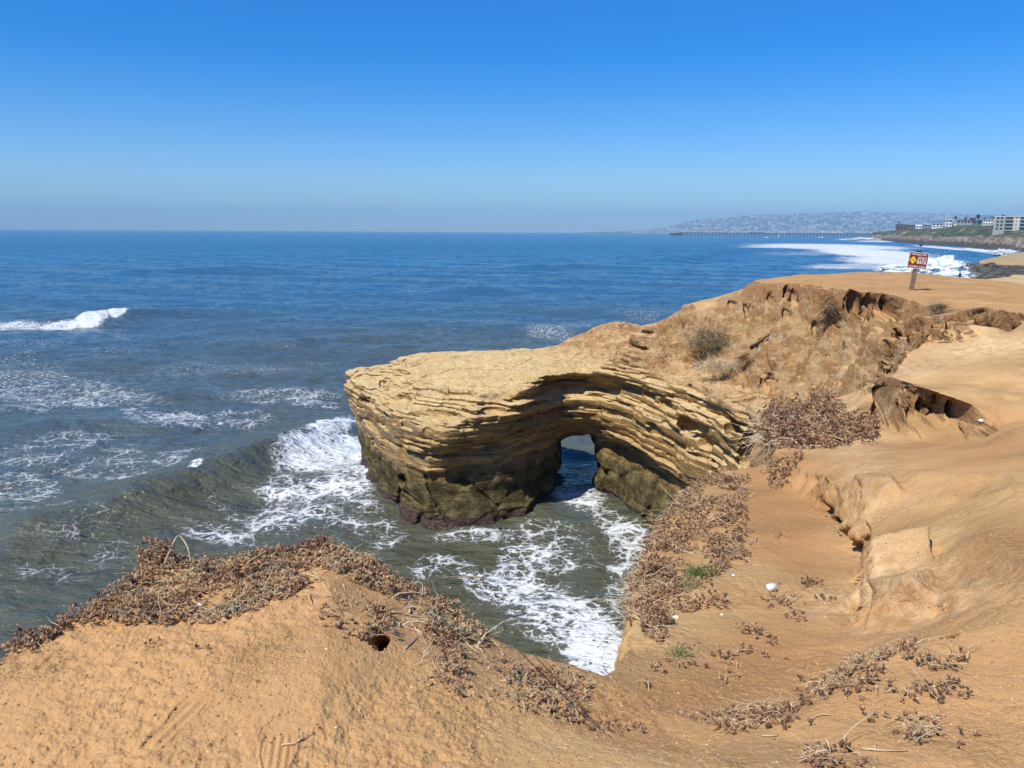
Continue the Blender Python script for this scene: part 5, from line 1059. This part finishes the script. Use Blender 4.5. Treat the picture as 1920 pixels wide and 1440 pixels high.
bmesh.ops.delete(bm,geom=[v for v in bm.verts if v.co.y<-.045 and v.co.z<1.71],context='VERTS'); hm=bpy.data.meshes.new('hair'); bm.to_mesh(hm); bm.free(); hm.materials.append(hair); link('hair',hm,po)
# ---------------------------------------------------------------- paper roll on the bench
c=at_px(1443,1106); bm=bmesh.new(); bmesh.ops.create_cone(bm,cap_ends=True,segments=28,radius1=.030,radius2=.034,depth=.075); bmesh.ops.bevel(bm,geom=[e for e in bm.edges if len(e.link_faces)==2 and e.calc_face_angle()>1],offset=.006,segments=3,affect='EDGES')
for v in bm.verts: v.co.x*=1+.06*math.sin(v.co.z*60); v.co.y*=1-.08*math.cos(v.co.z*45+1)
me=bpy.data.meshes.new('paper_cup'); bm.to_mesh(me); bm.free(); me.polygons.foreach_set('use_smooth',[True]*len(me.polygons)); mw=simple('white_paper',(.80,.80,.82),.7,.04,30); me.materials.append(mw)
ce=empty('paper_cup',(c[0],c[1],c[2]+.028),.15,label='crumpled white paper cup lying on its side on the bench',cat='cup'); ce.scale=(.8,.8,.8); o=link('cup_body',me,ce); o.rotation_euler=(0,math.radians(86),0)
rim=MB(); rim.tube([(.036,.036*math.cos(k*.45),.036*math.sin(k*.45)) for k in range(15)],.0028,5,cap=False); link('rolled_rim',rim.mesh('rolled_rim',simple('paper_rim_grey',(.55,.55,.58),.7,.04)),ce)  # rim in a plain grey, darker than the white cup body
def scrap(px,py,s,label,seed):
    c=at_px(px,py); bm=bmesh.new(); bmesh.ops.create_icosphere(bm,subdivisions=3,radius=s); r=np.random.default_rng(seed)
    for v in bm.verts: v.co*=1+.35*float(noise3(np.array([v.co.x/s*1.5+seed]),np.array([v.co.y/s*1.5]),np.array([v.co.z/s*1.5]),9)[0]); v.co.z*=.55
    me=bpy.data.meshes.new('paper_scrap'); bm.to_mesh(me); bm.free(); me.materials.append(mw); link('paper_scrap',me,None,(c[0],c[1],c[2]+s*.3),label=label,cat='litter')
scrap(1266,1157,.018,'small white paper scrap at the foot of the dead mat on the bench',1); scrap(1352,1151,.010,'tiny white scrap on bare soil right of the other scrap on the bench',2); scrap(374,1135,.016,'white torn scrap lying below the left foreground mat',3); scrap(1374,1078,.012,'white scrap caught at the right edge of the bench mat',5); scrap(1836,790,.03,'pale stone slab inside the rightmost gully hole',4)
# ---------------------------------------------------------------- sticks, each one its own
def stick(name,label,pts,rad,mat=None,lift=.006,cat='stick',forks=(),drop=0):
    W_=[]
    for q in pts:
        p=at_px(q[0],q[1]) if len(q)<4 else None
        if p is None: p=np.array(pY(q[0],q[1],q[3]))
        W_.append(Vector(p)+Vector((0,0,(q[2] if len(q)>2 else 0)+lift)))
    # smooth the run
    S_=[]
    for i in range(len(W_)-1):
        p0,p1,p2,p3=W_[max(i-1,0)],W_[i],W_[i+1],W_[min(i+2,len(W_)-1)]
        for k in range(5):
            t=k/5; S_.append(.5*((2*p1)+(p2-p0)*t+(2*p0-5*p1+4*p2-p3)*t*t+(3*p1-p0-3*p2+p3)*t**3))
    S_.append(W_[-1]); base=S_[0].copy(); S_=[q-base for q in S_]; n=len(S_)
    m=MB(); m.tube([q+Vector((random.uniform(-1,1),random.uniform(-1,1),random.uniform(-1,1)))*rad*.25 for q in S_],[rad*(1.1-.65*k/(n-1)) for k in range(n)],7)
    for (at,dx,dy,dz) in forks:
        s=S_[int(at*(n-1))]; m.tube([s,s+Vector((dx*.5,dy*.5,dz*.6)),s+Vector((dx,dy,dz))],[rad*.6,rad*.45,rad*.25],6)
    return link(name,m.mesh(name,mat or M_twig,True),None,base,label=label,cat=cat)
stick('dead_twig','arched dead twig standing like a hoop over the left mat',[(770,1150),(768,1118,0,3.55),(780,1095,0,3.58),(793,1104,0,3.56),(785,1148)],.0042,lift=.01)
stick('dead_twig','pale forked stem lying across bare soil right of the burrow hole',[(735,1147),(762,1152),(800,1160),(850,1175)],.0042,forks=((.35,-.03,-.06,.0),(.6,.03,.05,.02)))
stick('dead_twig','thin pale stem running down right from the forked stem',[(768,1165),(790,1190),(806,1216)],.0034)
stick('dead_twig','short stick pointing up right beside the burrow hole',[(762,1215),(785,1192)],.0034)
stick('dead_twig','long pale stem at the right end of the left mat',[(828,1160),(860,1190),(885,1215),(915,1235)],.004)
stick('dead_twig','curved root stem on the bare spot behind the left mat',[(566,1075),(600,1085),(612,1100),(625,1120)],.0038)
stick('dead_twig','second curved stem left of the bare spot, nearer the viewer',[(560,1095),(580,1115),(582,1130),(606,1142)],.003)
stick('dead_twig','pale forked stem at the front edge of the left mat',[(425,1140),(455,1130),(478,1122)],.004,forks=((.3,-.05,-.01,.0),(.6,.03,.05,.01)))
stick('dead_branch','bent dead branch sticking up from the clump at the left end of the mat',[(308,1068),(322,1030,0,3.75),(336,1008,0,3.8),(352,1030,0,3.78),(358,1066,0,3.7)],.0065,lift=.01,cat='branch',forks=((.35,-.02,-.02,-.08),(.62,.03,.0,-.06)))
stick('dead_branch','thin bare branch reaching out over the cove water from the left mat',[(815,1088),(850,1088,0,3.85),(885,1098,0,4.0)],.004,M_twig_grey,.02,'branch',forks=((.4,.06,.04,.03),(.6,.07,-.01,-.04),(.8,.05,.05,.0)))
stick('dead_twig','straight pale stalk pointing up against the cove water',[(800,1078),(822,1045,0,3.9)],.003,lift=.02)
stick('dead_twig','dry sprig with a long pale stem alone near the bottom edge',[(528,1398),(555,1393),(575,1383)],.0030,forks=((.6,.02,.03,.012),(.75,-.01,.035,.012),(.9,.03,.015,.01),(.5,.015,.03,.0)))
stick('stick','pale bent stick left of the lower right patch',[(1518,1352),(1534,1342),(1556,1340)],.0042)
stick('stick','long pale stick under the lower right patch near the bottom edge',[(1614,1404),(1650,1407),(1700,1408)],.0042,forks=((.4,.01,.03,.01),))
stick('stick','short white stick on the worn gully path',[(1580,1254),(1590,1258),(1602,1258)],.0036)
stick('stick','thin pale stick leaning beside the paper cup, pointing up right',[(1478,1133),(1492,1122),(1506,1114)],.005)
stick('stick','pale stick on the front edge of the near bank between two sprigs',[(1427,1380),(1445,1380),(1458,1379)],.0036)
stick('timber','dark squared timber lying slantwise on the eroded slope',[(1406,655),(1424,642),(1441,629)],.055,simple('dark_timber',(.09,.055,.035),.9,.3),.05,'timber')
stick('timber','thin dark pole near the crest of the eroded slope',[(1476,562),(1480,552),(1484,543)],.04,simple('dark_pole',(.07,.045,.03),.9,.3),.04,'timber')
stick('dead_branch','pale bare branch tangle in the middle of the bench mat',[(1318,985),(1340,985,.05),(1358,975,.03)],.008,lift=.03,cat='branch',forks=((.3,-.05,-.1,.02),(.6,.05,-.12,.0),(.8,.1,.04,.04)))
stick('dead_branch','long bleached stems spilling over the front of the big dead mound',[(1545,790),(1550,812),(1545,835)],.012,lift=.12,cat='branch',forks=((.2,.2,-.1,-.2),(.4,-.22,-.12,-.2),(.5,.12,-.2,-.25),(.1,-.1,-.1,-.3)))
stick('dead_branch','bleached branch at the right end of the big dead mound',[(1590,795),(1580,815),(1560,838)],.012,lift=.10,cat='branch',forks=((.3,-.25,-.1,-.1),(.5,.15,-.15,-.2)))
# small loose stones at the near bank
for k,(a_,b_,s) in enumerate(((1010,640,0),)): pass
# ---------------------------------------------------------------- sea air
hz=bpy.data.materials.new('sea_air'); hz.use_nodes=True; nt=hz.node_tree; nt.nodes.clear(); oo=nt.nodes.new('ShaderNodeOutputMaterial'); pv=nt.nodes.new('ShaderNodeVolumePrincipled'); pv.inputs['Color'].default_value=(.43,.75,1,1); pv.inputs['Density'].default_value=1.35e-4; pv.inputs['Anisotropy'].default_value=-.08; nt.links.new(pv.outputs[0],oo.inputs['Volume'])
link('haze',MB().box(-16400,16400,-16400,16400,-9,420).mesh('haze',hz),kind='stuff',label='thin blue sea haze over the bay',cat='haze')
log('done')
